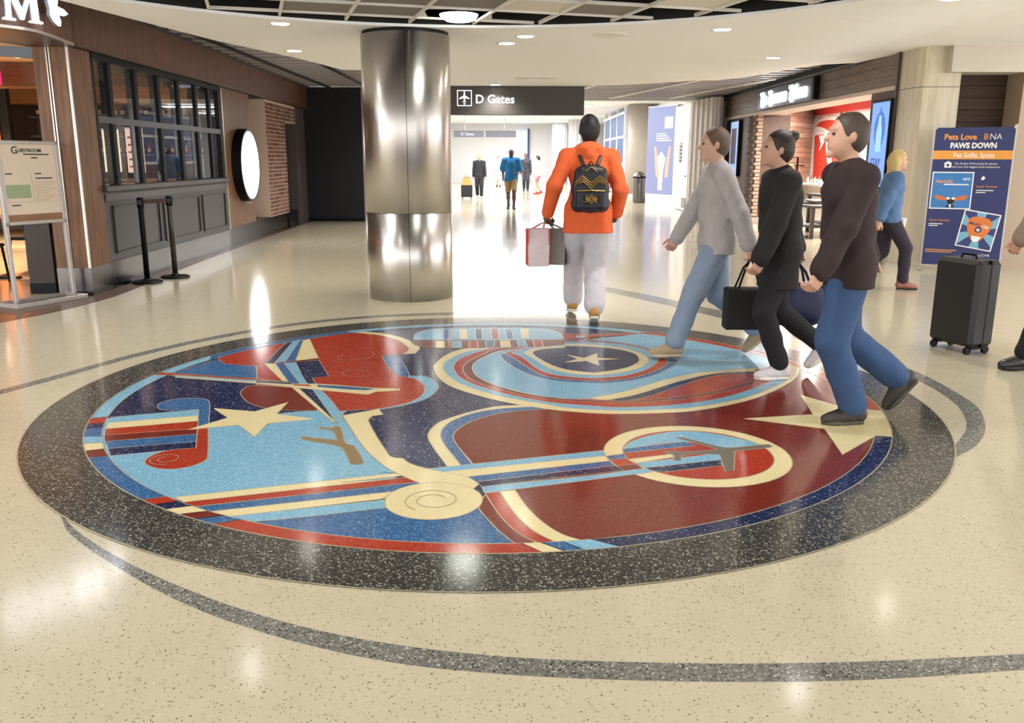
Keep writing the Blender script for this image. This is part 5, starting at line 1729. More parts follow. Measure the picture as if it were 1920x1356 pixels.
btext('Pets Love', .12, .085, .102, ORG, bold=.003, width=.95)
btext('B', .615, .085, .105, ORG, bold=.0, width=1.0)
btext('NA', .69, .085, .105, BWH, bold=-.0005, width=.95)
btext('PAWS DOWN', .5, .145, .095, BWH, 'CENTER', .004, .9)
MB(BN).box(0, 1, .163, .225, 0, .002).build('orange_bar', ORG, sheet)
btext('Pet Selfie Spots', .52, .212, .085, BWH, 'CENTER', .001, .92)
btext('The Perfect PUPortunity for photos', .56, .262, .036, BWH, 'CENTER', .0, .95)
btext('with your four-legged travel companions', .56, .285, .036, BWH, 'CENTER', .0, .95)
cm = MB(BN).box(.16, .25, .248, .285, 0, .002).build('camera_symbol', BWH, sheet)
MB(BN).box(.185, .225, .24, .248, 0, .002).build('camera_top', BWH, cm)
MB(lambda x, y, z: BN(.205 + x / BW, .267 + y / BH, z)).prism(ell(0, 0, .018, .018, 16), .002, .003).build('camera_lens', NAVY, cm)
# first picture card: dog with goggles and spread ears under a blue sky
c1 = MB(BN).box(.02, .555, .315, .585, 0, .0015).build('picture_card', BWH, sheet)
MB(BN).box(.035, .54, .323, .577, .0015, .0025).build('sky_picture', plain('card sky blue', (62, 124, 190), .55, noise=.1, scale=5), c1)
c1T = lambda x, y, z: BN(.29 + x / BW, .51 - y / BH, z)
EAR = plain('dog ear orange', (206, 112, 60), .6)
DBL = plain('dog black', (36, 28, 28), .6)
for s in (-1, 1):
    MB(c1T).prism([(s * .03, 0), (s * .09, .03), (s * .16, .05), (s * .2, .035), (s * .18, 0), (s * .12, -.02), (s * .05, -.025)], .0025, .004).build('ear_print', EAR, c1)
MB(c1T).prism([(-.035, .02), (.035, .02), (.045, -.03), (.02, -.07), (.06, -.11), (-.06, -.11), (-.02, -.07), (-.045, -.03)], .003, .0045).build('head_print', DBL, c1)
for s in (-1, 1):
    MB(c1T).prism(ell(s * .03, .005, .025, .016, 14), .0045, .0055).build('goggle_print', BWH, c1)
MB(c1T).box(-.012, .012, -.11, -.07, .0045, .0055).build('chest_print', BWH, c1)
text('lettering', 'Nashville', .062, ORG, BN(.07, .395, .003), ux, (0, 0, 1), c1, .0006, bold=.001, shear=.25, width=.9)
text('lettering', 'PETS', .04, BWH, BN(.42, .375, .003), ux, (0, 0, 1), c1, .0006, bold=.001)
MB(BN).box(.18, .5, .402, .41, .0025, .0032).build('text_line', BWH, c1)
# second picture card: orange guitar pick with a paw
ca_, sa_ = math.cos(R(-9)), math.sin(R(-9))
c2T = lambda x, y, z: BN(.685 + (x * ca_ - y * sa_) / BW, .735 - (x * sa_ + y * ca_) / BH, z)
c2 = MB(c2T).box(-.22, .22, -.245, .245, .003, .0045).build('picture_card', BWH, sheet)
LTB = plain('card pale blue', (118, 178, 206), .55)
MB(c2T).box(-.205, .205, -.23, .23, .0045, .0055).build('ray_field', plain('card navy', (52, 62, 118), .55), c2)
for k in range(6):
    a = k * PI / 3 + .3
    a2 = a + PI / 6
    pts = [(0, 0)]
    for t_ in (a, a2):
        cx, sy = math.cos(t_), math.sin(t_)
        s = min(.205 / max(abs(cx), 1e-6), .23 / max(abs(sy), 1e-6))
        pts.append((cx * s, sy * s))
    MB(c2T).prism(pts, .0055, .0062).build('ray', LTB, c2)
MB(c2T).prism(spline([(-.15, .12), (-.08, .17), (.08, .17), (.15, .12), (.13, .0), (.06, -.12), (0, -.17), (-.06, -.12), (-.13, 0)], True, 4), .0062, .0075).build('pick_print', plain('pick orange', (220, 124, 62), .55), c2)
MB(c2T).prism([(-.06, -.08), (.06, -.08), (.04, -.14), (0, -.16), (-.04, -.14)], .0075, .0082).build('face_print', BWH, c2)
MB(c2T).prism(ell(.0, .01, .04, .04, 18), .0075, .0084).build('badge_print', NAVY, c2)
MB(c2T).prism(ell(0, 0, .018, .014, 12), .0084, .009).build('paw_print', BWH, c2)
for x in (-.02, -.007, .007, .02):
    MB(c2T).prism(ell(x, .022 - abs(x) * .3, .005, .007, 8), .0084, .009).build('paw_print', BWH, c2)
text('lettering', 'Music', .06, NAVY, c2T(-.13, .06, .0085), Vector(c2T(1, 0, 0)) - Vector(c2T(0, 0, 0)), Vector(c2T(0, 1, 0)) - Vector(c2T(0, 0, 0)), c2, .0005, bold=.001, shear=.25)
text('lettering', 'City', .05, BWH, c2T(.03, .045, .0088), Vector(c2T(1, 0, 0)) - Vector(c2T(0, 0, 0)), Vector(c2T(0, 1, 0)) - Vector(c2T(0, 0, 0)), c2, .0005, bold=.001, shear=.25)
btext('South Terminal', .6, .425, .04, ORG, width=.95)
btext('North Terminal', .04, .675, .04, ORG, width=.95)
for (u0, u1, v) in ((.6, .82, .443), (.6, .72, .458), (.04, .22, .692), (.04, .16, .706), (.03, .44, .885), (.03, .38, .9)):
    MB(BN).box(u0, u1, v, v + .006, 0, .001).build('text_line', BWH if v < .8 else ORG, sheet)
MB(c1T).prism([(.33, .25), (.34, .29), (.36, .3), (.38, .27), (.36, .25)], .0, .0015).build('pin_symbol', BWH, sheet)
btext('#PETSWELCOME', .7, .925, .045, BWH, 'CENTER', 0, .95)
MB(BN).box(.5, .97, .945, .985, 0, .002).build('orange_bar', plain('banner ochre', (176, 120, 44), .55), sheet)
for u in (-.01, 1.01):
    MB(BN).box(u - .012, u + .012, -.02, 1.03, -.02, -.004).build('pole', SIL, bs)
    MB(BN).box(u - .025, u + .025, 1.02, 1.035, -.25, .2).build('foot', SIL, bs)
for u in (.0, 1.0):
    MB(BN).box(u - .02, u + .02, -.015, .01, -.006, .004).build('corner_clip', SIL, bs)
# ================================================================== PEOPLE
def _smin(a, b, k):
    if k <= 0:
        return np.minimum(a, b)
    h = np.clip(.5 + .5 * (b - a) / k, 0, 1)
    return b * (1 - h) + a * h - k * h * (1 - h)


def sdf_mesh(prims, res, cuts=(), wob=0.0):
    """surface of a smooth union of tapered capsules and ellipsoids (naive surface nets)"""
    lo = np.array([1e9] * 3)
    hi = -lo
    for p in prims:
        if p[0] == 'c':
            r = max(p[3], p[4])
            for q in (p[1], p[2]):
                lo = np.minimum(lo, np.array(q) - r)
                hi = np.maximum(hi, np.array(q) + r)
        else:
            r = max(p[2])
            lo = np.minimum(lo, np.array(p[1]) - r)
            hi = np.maximum(hi, np.array(p[1]) + r)
    lo = lo - 4 * res
    hi = hi + 4 * res
    n = np.ceil((hi - lo) / res).astype(int) + 1
    ax = [lo[i] + res * np.arange(n[i]) for i in range(3)]
    D = np.full(n, 1.0, dtype=np.float32)
    for p in prims:
        k = p[5] if p[0] == 'c' else p[4]
        if p[0] == 'c':
            a, b = np.array(p[1], float), np.array(p[2], float)
            r = max(p[3], p[4]) + k + 3 * res
            l_, h_ = np.minimum(a, b) - r, np.maximum(a, b) + r
        else:
            c = np.array(p[1], float)
            r = max(p[2]) + k + 3 * res
            l_, h_ = c - r, c + r
        i0 = np.clip(np.floor((l_ - lo) / res).astype(int), 0, n)
        i1 = np.clip(np.ceil((h_ - lo) / res).astype(int) + 1, 0, n)
        X = ax[0][i0[0]:i1[0], None, None]
        Y = ax[1][None, i0[1]:i1[1], None]
        Z = ax[2][None, None, i0[2]:i1[2]]
        if p[0] == 'c':
            ab = b - a
            L2 = max(ab @ ab, 1e-12)
            t = np.clip(((X - a[0]) * ab[0] + (Y - a[1]) * ab[1] + (Z - a[2]) * ab[2]) / L2, 0, 1)
            d = np.sqrt((X - a[0] - ab[0] * t) ** 2 + (Y - a[1] - ab[1] * t) ** 2 + (Z - a[2] - ab[2] * t) ** 2) - (p[3] + (p[4] - p[3]) * t)
        else:
            M = p[3]
            dx, dy, dz = X - c[0], Y - c[1], Z - c[2]
            if M is not None:
                dx, dy, dz = (M[0][i] * dx + M[1][i] * dy + M[2][i] * dz for i in range(3))
            rx, ry, rz = p[2]
            k0 = np.sqrt((dx / rx) ** 2 + (dy / ry) ** 2 + (dz / rz) ** 2)
            k1 = np.sqrt((dx / rx ** 2) ** 2 + (dy / ry ** 2) ** 2 + (dz / rz ** 2) ** 2)
            d = k0 * (k0 - 1) / np.maximum(k1, 1e-6)
        s = (slice(i0[0], i1[0]), slice(i0[1], i1[1]), slice(i0[2], i1[2]))
        D[s] = _smin(D[s], d.astype(np.float32), k)
    X, Y, Z = ax[0][:, None, None], ax[1][None, :, None], ax[2][None, None, :]
    if wob:
        D = D + (wob * (np.sin(31 * Z + 9 * X + 4 * np.sin(11 * Y)) * np.sin(23 * X + 17 * Y + 6 * Z))).astype(np.float32)
    for (pt, nn) in cuts:
        D = np.maximum(D, ((X - pt[0]) * nn[0] + (Y - pt[1]) * nn[1] + (Z - pt[2]) * nn[2]).astype(np.float32))
    S = D < 0
    C = np.zeros(tuple(m - 1 for m in n), dtype=np.int8)
    cor = [(i, j, k) for i in (0, 1) for j in (0, 1) for k in (0, 1)]
    for (i, j, k) in cor:
        C += S[i:n[0] - 1 + i, j:n[1] - 1 + j, k:n[2] - 1 + k]
    act = np.argwhere((C > 0) & (C < 8))
    idx = -np.ones(C.shape, dtype=np.int64)
    idx[tuple(act.T)] = np.arange(len(act))
    acc = np.zeros((len(act), 3))
    cnt = np.zeros(len(act))
    for a in range(8):
        for b in range(a + 1, 8):
            ca, cb = np.array(cor[a]), np.array(cor[b])
            if np.abs(ca - cb).sum() != 1:
                continue
            da = D[tuple((act + ca).T)]
            db = D[tuple((act + cb).T)]
            m = (da < 0) != (db < 0)
            t = np.where(m, da / np.where(m, da - db, 1), 0)
            acc += np.where(m[:, None], ca + (cb - ca) * t[:, None], 0)
            cnt += m
    V = lo + res * (act + acc / cnt[:, None])
    F = []
    for axis in range(3):
        sl0 = [slice(None)] * 3
        sl1 = [slice(None)] * 3
        sl0[axis] = slice(0, -1)
        sl1[axis] = slice(1, None)
        a, b = S[tuple(sl0)], S[tuple(sl1)]
        e = np.argwhere(a != b)
        u, v = (axis + 1) % 3, (axis + 2) % 3
        e = e[(e[:, u] > 0) & (e[:, v] > 0) & (e[:, u] < n[u] - 1) & (e[:, v] < n[v] - 1)]
        q = []
        for (du, dv) in ((-1, -1), (0, -1), (0, 0), (-1, 0)):
            c = e.copy()
            c[:, u] += du
            c[:, v] += dv
            q.append(idx[tuple(c.T)])
        q = np.stack(q, 1)
        flip = a[tuple(e.T)]
        q[~flip] = q[~flip][:, ::-1]
        F.append(q)
    F = np.concatenate(F)
    F = F[(F >= 0).all(1)]
    return V, F


def np_obj(name, parts, mat, parent):
    vs, fs = [], []
    o = 0
    for V, F in parts:
        vs.append(V)
        fs.append(F + o)
        o += len(V)
    V, F = np.concatenate(vs), np.concatenate(fs)
    me = bpy.data.meshes.new(name)
    me.vertices.add(len(V))
    me.vertices.foreach_set('co', V.astype(np.float32).ravel())
    me.loops.add(F.size)
    me.loops.foreach_set('vertex_index', F.astype(np.int32).ravel())
    me.polygons.add(len(F))
    me.polygons.foreach_set('loop_start', np.arange(0, F.size, 4, dtype=np.int32))
    me.polygons.foreach_set('use_smooth', np.ones(len(F), dtype=bool))
    me.update(calc_edges=True)
    me.validate()
    me.materials.append(mat)
    return link(name, me, parent, True)


def v3(*a):
    return np.array(a, float)


def ik(a, b, l1, l2, pole):
    d = b - a
    L = np.linalg.norm(d)
    if L > (l1 + l2) * .999:
        b = a + d / L * (l1 + l2) * .999
        d = b - a
        L = np.linalg.norm(d)
    u = d / L
    x = (l1 * l1 - l2 * l2 + L * L) / (2 * L)
    h = math.sqrt(max(0, l1 * l1 - x * x))
    p = pole - u * (pole @ u)
    p = p / max(np.linalg.norm(p), 1e-9)
    return a + u * x + p * h, b


def hand_prims(w, d, nrm, s, curl, thumb_side):
    """w wrist, d pointing along the hand, nrm palm normal (fingers curl towards it)"""
    d = d / np.linalg.norm(d)
    nrm = nrm - d * (nrm @ d)
    nrm = nrm / np.linalg.norm(nrm)
    sd = np.cross(d, nrm) * thumb_side
    P = [('c', w - d * .03, w + d * .02 * s, .026 * s, .027 * s, .02),
         ('c', w + d * .02 * s + sd * .018 * s, w + d * .085 * s + sd * .026 * s, .02 * s, .014 * s, .02),
         ('c', w + d * .02 * s - sd * .018 * s, w + d * .08 * s - sd * .026 * s, .02 * s, .014 * s, .02),
         ('c', w + d * .03 * s, w + d * .085 * s, .02 * s, .014 * s, .02)]
    for f in range(4):
        ln = (.95, 1.05, 1.0, .8)[f]
        p = w + d * (.088 - .004 * abs(f - 1.3)) * s + sd * (.03 - .02 * f) * s
        a = .25
        for k, (sl, r) in enumerate(((.042, .0092), (.026, .0085), (.021, .0078))):
            a += curl * (.75, .85, .6)[k]
            q = p + (d * math.cos(a) + nrm * math.sin(a)) * sl * ln * s
            P.append(('c', p, q, r * s, r * s * .92, .004))
            p = q
    p = w + d * .03 * s + sd * .03 * s
    a = .0
    for k, (sl, r) in enumerate(((.036, .0125), (.028, .0105), (.022, .009))):
        dv = d * (.75, .88, .9)[k] + sd * (.6, .3, .05)[k] + nrm * (.25, .35, .5)[k] * (.6 + curl)
        q = p + dv / np.linalg.norm(dv) * sl * s
        P.append(('c', p, q, r * s, r * s * .9, .006))
        p = q
    return P


def rotx(a):
    c, s = math.cos(a), math.sin(a)
    return np.array([[1, 0, 0], [0, c, -s], [0, s, c]])


def rotz(a):
    c, s = math.cos(a), math.sin(a)
    return np.array([[c, -s, 0], [s, c, 0], [0, 0, 1]])


def shoe_prims(ank, pitch, yaw, s, style='sneaker'):
    """ankle joint position, foot pitched (toes down negative); returns upper and sole prims"""
    M = rotz(yaw) @ rotx(pitch)
    T = lambda x, y, z: ank + M @ (v3(x, y, z) * s)
    up = [('c', T(0, -.035, -.03), T(0, -.02, .02), .04 * s, .043 * s, .02), ('c', T(0, -.04, -.045), T(0, .06, -.045), .036 * s, .04 * s, .03),
          ('c', T(0, .04, -.035), T(.004, .13, -.055), .04 * s, .032 * s, .03), ('c', T(.004, .1, -.058), T(.004, .165, -.062), .04 * s, .03 * s, .02)]
    so = []
    for x in (-.024, -.008, .008, .024):
        yb = -.058 + abs(x) * .5
        yf = .18 - abs(x - .006) * 1.0
        so.append(('c', T(x, yb, -.082), T(x, yf, -.082), .0135 * s, .0135 * s, .008))
    so += [('c', T(-.03, .06, -.082), T(-.034, .12, -.082), .014 * s, .014 * s, .01), ('c', T(.03, .05, -.082), T(.036, .12, -.082), .014 * s, .014 * s, .01)]
    return up, so, T


def cloth(name, rgb, bump=.35):
    return plain('cloth ' + name, rgb, .85, noise=.12, scale=18, bump=bump)


def person(lab, loc, head_dir, H, feet, hands, outfit, name='person', head_yaw=0.0, head_pitch=0.0, lean=0.04, pelvis_dz=0.0, detail=.011, group=None, simple=False, fem=False, hip_shift=(0, 0)):
    """feet: two (x, y, lift, pitch) ankles left then right; hands: two (x, y, z, curl) wrists left then right; local +Y is forward"""
    t = thing(name, lab, 'person', loc, head_dir, group)
    s = H / 1.75
    hipz = .525 * H + pelvis_dz
    pel = v3(hip_shift[0], hip_shift[1], hipz)
    TL = rotx(-lean)
    tor = lambda x, y, z: pel + TL @ v3(x, y, z)
    sw = (.094 if fem else .106) * H
    chest = tor(0, 0, .2 * H)
    shz = .277 * H
    sh = [tor(-sw, 0, shz), tor(sw, 0, shz)]
    neck0 = tor(0, -.004 * H, .305 * H)
    HM = TL @ rotz(head_yaw) @ rotx(-head_pitch)
    hc = tor(0, .018 * H, .4 * H)
    hd = lambda x, y, z: hc + HM @ (v3(x, y, z) * s)
    hips = [pel + v3(-.05 * H, 0, -.005 * H), pel + v3(.05 * H, 0, -.005 * H)]
    l1, l2 = .245 * H, .245 * H
    legs = []
    for i in (0, 1):
        fx, fy, fz, fp = feet[i][:4]
        ank = v3(fx, fy, .0955 * s + fz)
        kn, ank = ik(hips[i], ank, l1, l2, v3(.03 * (1 if i else -1), 1, .05))
        legs.append((hips[i], kn, ank, fp, feet[i][4] if len(feet[i]) > 4 else (-.1 if i else .1)))
    arms = []
    for i in (0, 1):
        hx, hy, hz, cu = hands[i]
        el, wr = ik(sh[i], v3(hx, hy, hz), .165 * H, .15 * H, v3(.25 * (1 if i else -1), -1, -.1))
        arms.append((sh[i], el, wr, cu))
    skin = plain('skin %s' % str(outfit['skin']), outfit['skin'], .55, noise=.05, scale=20)
    # --- body, one surface
    bt = .1 * s
    B = [('e', hd(0, -.008, .02), (.077 * s, .098 * s, .105 * s), HM, .03), ('e', hd(0, .028, -.045), (.056 * s, .066 * s, .07 * s), HM, .03),
         ('c', neck0 - v3(0, 0, .03 * s), hd(0, -.015, -.06), .058 * s, .052 * s, .03)]
    if not simple:
        B += [('c', hd(0, .09, .012), hd(0, .112, -.018), .009 * s, .014 * s, .012), ('e', hd(0, .088, -.058), (.026 * s, .014 * s, .01 * s), HM, .008), ('e', hd(0, .082, -.1), (.024 * s, .02 * s, .018 * s), HM, .015),
              ('e', hd(-.079, -.01, 0), (.012 * s, .02 * s, .032 * s), HM, .008), ('e', hd(.079, -.01, 0), (.012 * s, .02 * s, .032 * s), HM, .008), ('e', hd(0, .082, .04), (.05 * s, .014 * s, .012 * s), HM, .015)]
    ctw = .13 if fem else .15
    B += [('e', tor(0, 0, .215 * H), (ctw * s, .1 * s, .16 * s), TL, .05), ('e', tor(0, .0, .1 * H), (.12 * s, .09 * s, .14 * s), TL, .06), ('e', pel + v3(0, -.01, 0), (.15 * s, .105 * s, .11 * s), None, .05)]
    for (a, e, w, cu), sg_ in zip(arms, (-1, 1)):
        B += [('c', tor(sg_ * sw * .3, 0, .292 * H), a, .05 * s, .046 * s, .04), ('c', a, e, .045 * s, .038 * s, .03), ('c', e, w, .041 * s, .027 * s, .02)]
    for (a, k, b, fp, fy) in legs:
        B += [('c', a, k, .082 * s, .056 * s, .04), ('c', k, k * .55 + b * .45, .056 * s, .054 * s, .03), ('c', k * .6 + b * .4, b, .052 * s, .034 * s, .03)]
    parts = [sdf_mesh(B, detail * 1.1)]
    for (a, e, w, cu), sg_ in zip(arms, (-1, 1)):
        d = (w - e)
        nrm = v3(-sg_ * .8, .35, 0)
        parts.append(sdf_mesh(hand_prims(w, d, nrm, s, cu, 1), .0055 if not simple else .01))
    np_obj('body', parts, skin, t)
    # --- hair
    hm = plain('hair %s' % str(outfit['hair']), outfit['hair'], .6, noise=.3, scale=40, bump=.4)
    style = outfit.get('hairstyle', 'short')
    Hh = [('e', hd(0, -.018, .034), (.085 * s, .104 * s, .104 * s), HM, .02), ('e', hd(0, -.05, -.005), (.08 * s, .07 * s, .09 * s), HM, .03)]
    cuts = [(hd(0, .052, .05), HM @ v3(0, .93, -.36))]
    if style == 'long':
        Hh += [('c', hd(-.05, -.05, -.02), hd(-.06, -.03, -.2), .05 * s, .035 * s, .04), ('c', hd(.05, -.05, -.02), hd(.06, -.03, -.2), .05 * s, .035 * s, .04), ('c', hd(0, -.07, -.03), hd(0, -.075, -.24), .06 * s, .045 * s, .04)]
        cuts = [(hd(0, .075, .06), HM @ v3(0, .96, -.28))]
    elif style == 'bun':
        Hh += [('e', hd(0, -.1, .1), (.045 * s, .045 * s, .04 * s), HM, .01)]
    elif style == 'curly':
        Hh += [('e', hd(0, -.02, .06), (.1 * s, .11 * s, .09 * s), HM, .03)]
    if style != 'bald':
        np_obj('hair', [sdf_mesh(Hh, .009, cuts, .003)], hm, t)
    if not simple:
        for q in (-1, 1):
            b = MB().lathe([(.001, -.008), (.009, -.005), (.011, 0), (.009, .005), (.001, .008)], n=10)
            c = hd(q * .03, .083, .012)
            b.v = [tuple(c + v3(*p) * s) for p in b.v]
            b.build('eye', plain('eye dark', (38, 30, 26), .2), t, smooth=True, local=True)
    # --- top garment
    tm = outfit['top']
    g = .012 * s + outfit.get('loose', .006)
    Tp = [('e', tor(0, 0, .215 * H), (ctw * s + g, .1 * s + g * 1.3, .165 * s + g), TL, .05), ('e', tor(0, 0, .1 * H), (.125 * s + g * 1.3, .095 * s + g * 1.4, .15 * s), TL, .06), ('e', pel + v3(0, -.005, .0), (.152 * s + g, .112 * s + g, .12 * s), None, .05)]
    for hp in hips:
        gl = .012 * s + outfit.get('leg_loose', .006)
        Tp += [('c', hp + v3(0, 0, .07 * s), hp - v3(0, 0, (outfit.get('hem', .07) + .06) * s), .08 * s + gl, .088 * s + gl + .012, .05)]
    sl = outfit.get('sleeve', 1.0)
    for (a, e, w, cu), sg_ in zip(arms, (-1, 1)):
        Tp += [('c', tor(sg_ * sw * .3, 0, .294 * H), a, .052 * s + g * .4, .05 * s + g * .7, .045), ]
        if sl <= .55:
            q = a + (e - a) * sl * 1.8
            Tp += [('c', a, q, .056 * s + g, .05 * s + g * 1.4, .03)]
        else:
            Tp += [('c', a, e, .05 * s + g * .7, .042 * s + g * .9, .03), ('c', e, e + (w - e) * (sl * .98), .043 * s + g * .9, .03 * s + g * .9, .02)]
    if outfit.get('hood'):
        Tp += [('e', tor(0, -.07 * s, .315 * H), (.1 * s, .06 * s, .06 * s), TL @ rotx(.5), .03), ('c', tor(-.08 * s, -.02, .315 * H), tor(0, -.085 * s, .285 * H), .035 * s, .04 * s, .03), ('c', tor(.08 * s, -.02, .315 * H), tor(0, -.085 * s, .285 * H), .035 * s, .04 * s, .03), ('c', tor(-.06 * s, .02, .325 * H), tor(.06 * s, .02, .325 * H), .035 * s, .035 * s, .03)]
    else:
        Tp += [('c', neck0 - v3(0, 0, .03 * s), neck0 + v3(0, .004, .012 * s), .07 * s, .06 * s, .03)]
    hem = hipz - outfit.get('hem', .07) * s
    np_obj('top', [sdf_mesh(Tp, detail, [(v3(0, 0, hem), v3(0, .0, -1))], .004 if not simple else .002)], tm, t)
    # --- trousers, shorts or skirt
    bm_ = outfit['bottom']
    g = .012 * s + outfit.get('leg_loose', .006)
    Lp = [('e', pel + v3(0, -.01, 0), (.152 * s + g * .6, .108 * s + g * .6, .115 * s), None, .04)]
    short = outfit.get('shorts')
    cutz = []
    for (a, k, b, fp, fy) in legs:
        Lp += [('c', a, k if not short else a + (k - a) * short, .084 * s + g, .06 * s + g * 1.2, .03)]
        if not short:
            Lp += [('c', k, b + (k - b) * .08, .058 * s + g * 1.1, .042 * s + g * 1.4, .02)]
    np_obj('trousers' if not short else 'shorts', [sdf_mesh(Lp, detail, [(v3(0, 0, hipz + .1 * s), v3(0, 0, 1))], .004 if not simple else .002)], bm_, t)
    # --- shoes
    for (a, k, b, fp, fy), nm in zip(legs, ('shoe', 'shoe')):
        up, so, T = shoe_prims(b, fp, fy, s)
        so_ = np_obj('shoe', [sdf_mesh(up, .007, [(T(0, 0, -.078), (T(0, 0, -1) - T(0, 0, 0)) / s)])], outfit['shoe'], t)
        np_obj('sole', [sdf_mesh(so, .0065)], outfit['sole'], so_)
        if outfit.get('laces'):
            lc = MB()
            for q in range(4):
                y = .045 + q * .022
                z = .012 - q * .0145
                lc.tube([T(-.03, y, z - .012), T(0, y + .006, z + .004), T(.03, y, z - .012)], .0035, 6)
            lc.build('laces', outfit['laces'], so_, smooth=True, local=True)
    return t, dict(arms=arms, legs=legs, tor=tor, pel=pel, s=s, H=H, hd=hd)


def to_world(t, p):
    return np.array(wmat(t) @ Vector(p))


# ------------------------------------------------------------------ man in the orange hoodie, seen from behind
hood_t, hj = person('person in an orange hoodie and pale trousers walking away with shopping bags', (.68, 7.9, 0), 0.0, 1.85,
                    [(-.1, .34, .03, -.15), (.06, -.18, .035, -.42)], [(-.36, .05, .98, 1.15), (.27, .12, .98, .9)],
                    dict(skin=(96, 66, 52), hair=(24, 20, 20), top=cloth('orange fleece', (236, 104, 52)), bottom=cloth('pale grey chino', (206, 200, 204)), shoe=plain('tan leather', (186, 136, 66), .45), sole=plain('white rubber', (226, 222, 216), .6), hood=True, loose=.016, leg_loose=.022, hem=.14), lean=.05, detail=.009, pelvis_dz=-.015)
# backpack on his back
bp = thing('backpack', 'black quilted backpack with gold chevron stitching on the orange hoodie', 'backpack', (.66, 7.62, .98))
tor = hj['tor']
W_ = lambda x, y, z: to_world(hood_t, tor(x, y, z))
BPM = plain('black quilted nylon', (26, 25, 34), .5, noise=.3, scale=30, bump=.4)
GOLD = plain('gold stitching', (206, 160, 48), .4, .3)


def bpl(x, y, z):
    return tuple(W_(x, y, z))


pb = [('c', v3(-.1, -.19, .1), v3(.1, -.19, .1), .055, .055, .03), ('c', v3(-.1, -.185, .24), v3(.1, -.185, .24), .06, .06, .03), ('c', v3(-.075, -.18, .36), v3(.075, -.18, .36), .06, .06, .04), ('c', v3(-.105, -.19, .1), v3(-.08, -.18, .36), .06, .06, .04), ('c', v3(.105, -.19, .1), v3(.08, -.18, .36), .06, .06, .04), ('c', v3(0, -.19, .1), v3(0, -.18, .38), .07, .06, .04)]
pb = [(q[0], v3(*bpl(*q[1])), v3(*bpl(*q[2]))) + q[3:] for q in pb]
V, F = sdf_mesh(pb, .009)
inv = np.array(wmat(bp).inverted())
tl = lambda V: V @ inv[:3, :3].T + inv[:3, 3]
np_obj('main_body', [(tl(V), F)], BPM, bp)
pk_ = [('c', v3(-.09, -.25, .09), v3(.09, -.25, .09), .04, .04, .02), ('c', v3(-.09, -.245, .19), v3(.09, -.245, .19), .038, .038, .02), ('c', v3(0, -.25, .09), v3(0, -.245, .19), .045, .045, .03), ('c', v3(-.09, -.25, .09), v3(-.09, -.245, .19), .04, .038, .02), ('c', v3(.09, -.25, .09), v3(.09, -.245, .19), .04, .038, .02)]
pk_ = [(q[0], v3(*bpl(*q[1])), v3(*bpl(*q[2]))) + q[3:] for q in pk_]
V, F = sdf_mesh(pk_, .008)
fpk = np_obj('front_pocket', [(tl(V), F)], BPM, bp)
for k in range(3):
    z0 = .27 + k * .022
    MB().tube([bpl(-.14, -.235, z0 - .03), bpl(-.075, -.252, z0 + .03), bpl(0, -.258, z0 - .03), bpl(.075, -.252, z0 + .03), bpl(.14, -.235, z0 - .03)], .0035, 5).build('chevron_stitch', GOLD, bp)
MB().tube([bpl(-.05, -.245, .38), bpl(0, -.245, .42), bpl(.05, -.245, .38)], .0035, 5).build('chevron_stitch', GOLD, bp)
for k in range(2):
    MB().tube([bpl(-.05, -.295, .14 - k * .02), bpl(0, -.3, .18 - k * .02), bpl(.05, -.295, .14 - k * .02)], .003, 5).build('cross_stitch', GOLD, fpk)
    MB().tube([bpl(-.05, -.295, .17 - k * .02), bpl(0, -.3, .13 - k * .02), bpl(.05, -.295, .17 - k * .02)], .003, 5).build('cross_stitch', GOLD, fpk)
MB().tube([bpl(-.12, -.275, .215), bpl(0, -.292, .22), bpl(.12, -.275, .215)], .004, 5).build('zipper', GOLD, fpk)
for q in (-1, 1):
    MB().tube([bpl(q * .06, -.17, .43), bpl(q * .085, -.12, .50), bpl(q * .1, -.02, .545), bpl(q * .11, .08, .49)], .017, 8).build('strap', BPM, bp)
MB().tube([bpl(-.03, -.18, .43), bpl(0, -.18, .47), bpl(.03, -.18, .43)], .008, 6).build('grab_loop', BPM, bp)


def paper_bag(name, lab, cx, cy, zt, w, d, h, mat, stripe, hand, rz=0.0):
    t = thing(name, lab, 'shopping bag', (cx, cy, zt - h), rz)
    vs = []
    for (z, f, e) in ((0, .92, 1.0), (h * .5, .98, 1.06), (h, 1.0, .7)):
        for (sx, sy) in ((-1, -1), (1, -1), (1, 1), (-1, 1)):
            vs.append((sx * w / 2 * f, sy * d / 2 * e, z))
    fs = [(3, 2, 1, 0)]
    for k in range(2):
        for i in range(4):
            fs.append((k * 4 + i, k * 4 + (i + 1) % 4, k * 4 + 4 + (i + 1) % 4, k * 4 + 4 + i))
    MB().add(vs, fs).build('paper_body', mat, t, local=True)
    for q in (-1, 1):
        MB().box(q * w * .49 - .006, q * w * .49 + .006, -d * .5, d * .5, .01, h * .99).build('side_gusset', stripe, t, local=True)
    hl = Vector(wmat(t).inverted() @ Vector(hand))
    for q in (-1, 1):
        MB().tube([(-w * .25, q * d * .3, h), (hl.x * .6 - w * .08, hl.y * .6 + q * d * .1, h + (hl.z - h) * .7), (hl.x, hl.y, hl.z), (hl.x * .6 + w * .08, hl.y * .6 + q * d * .1, h + (hl.z - h) * .7), (w * .25, q * d * .3, h)], .004, 6).build('handle', stripe, t, local=True)
    return t


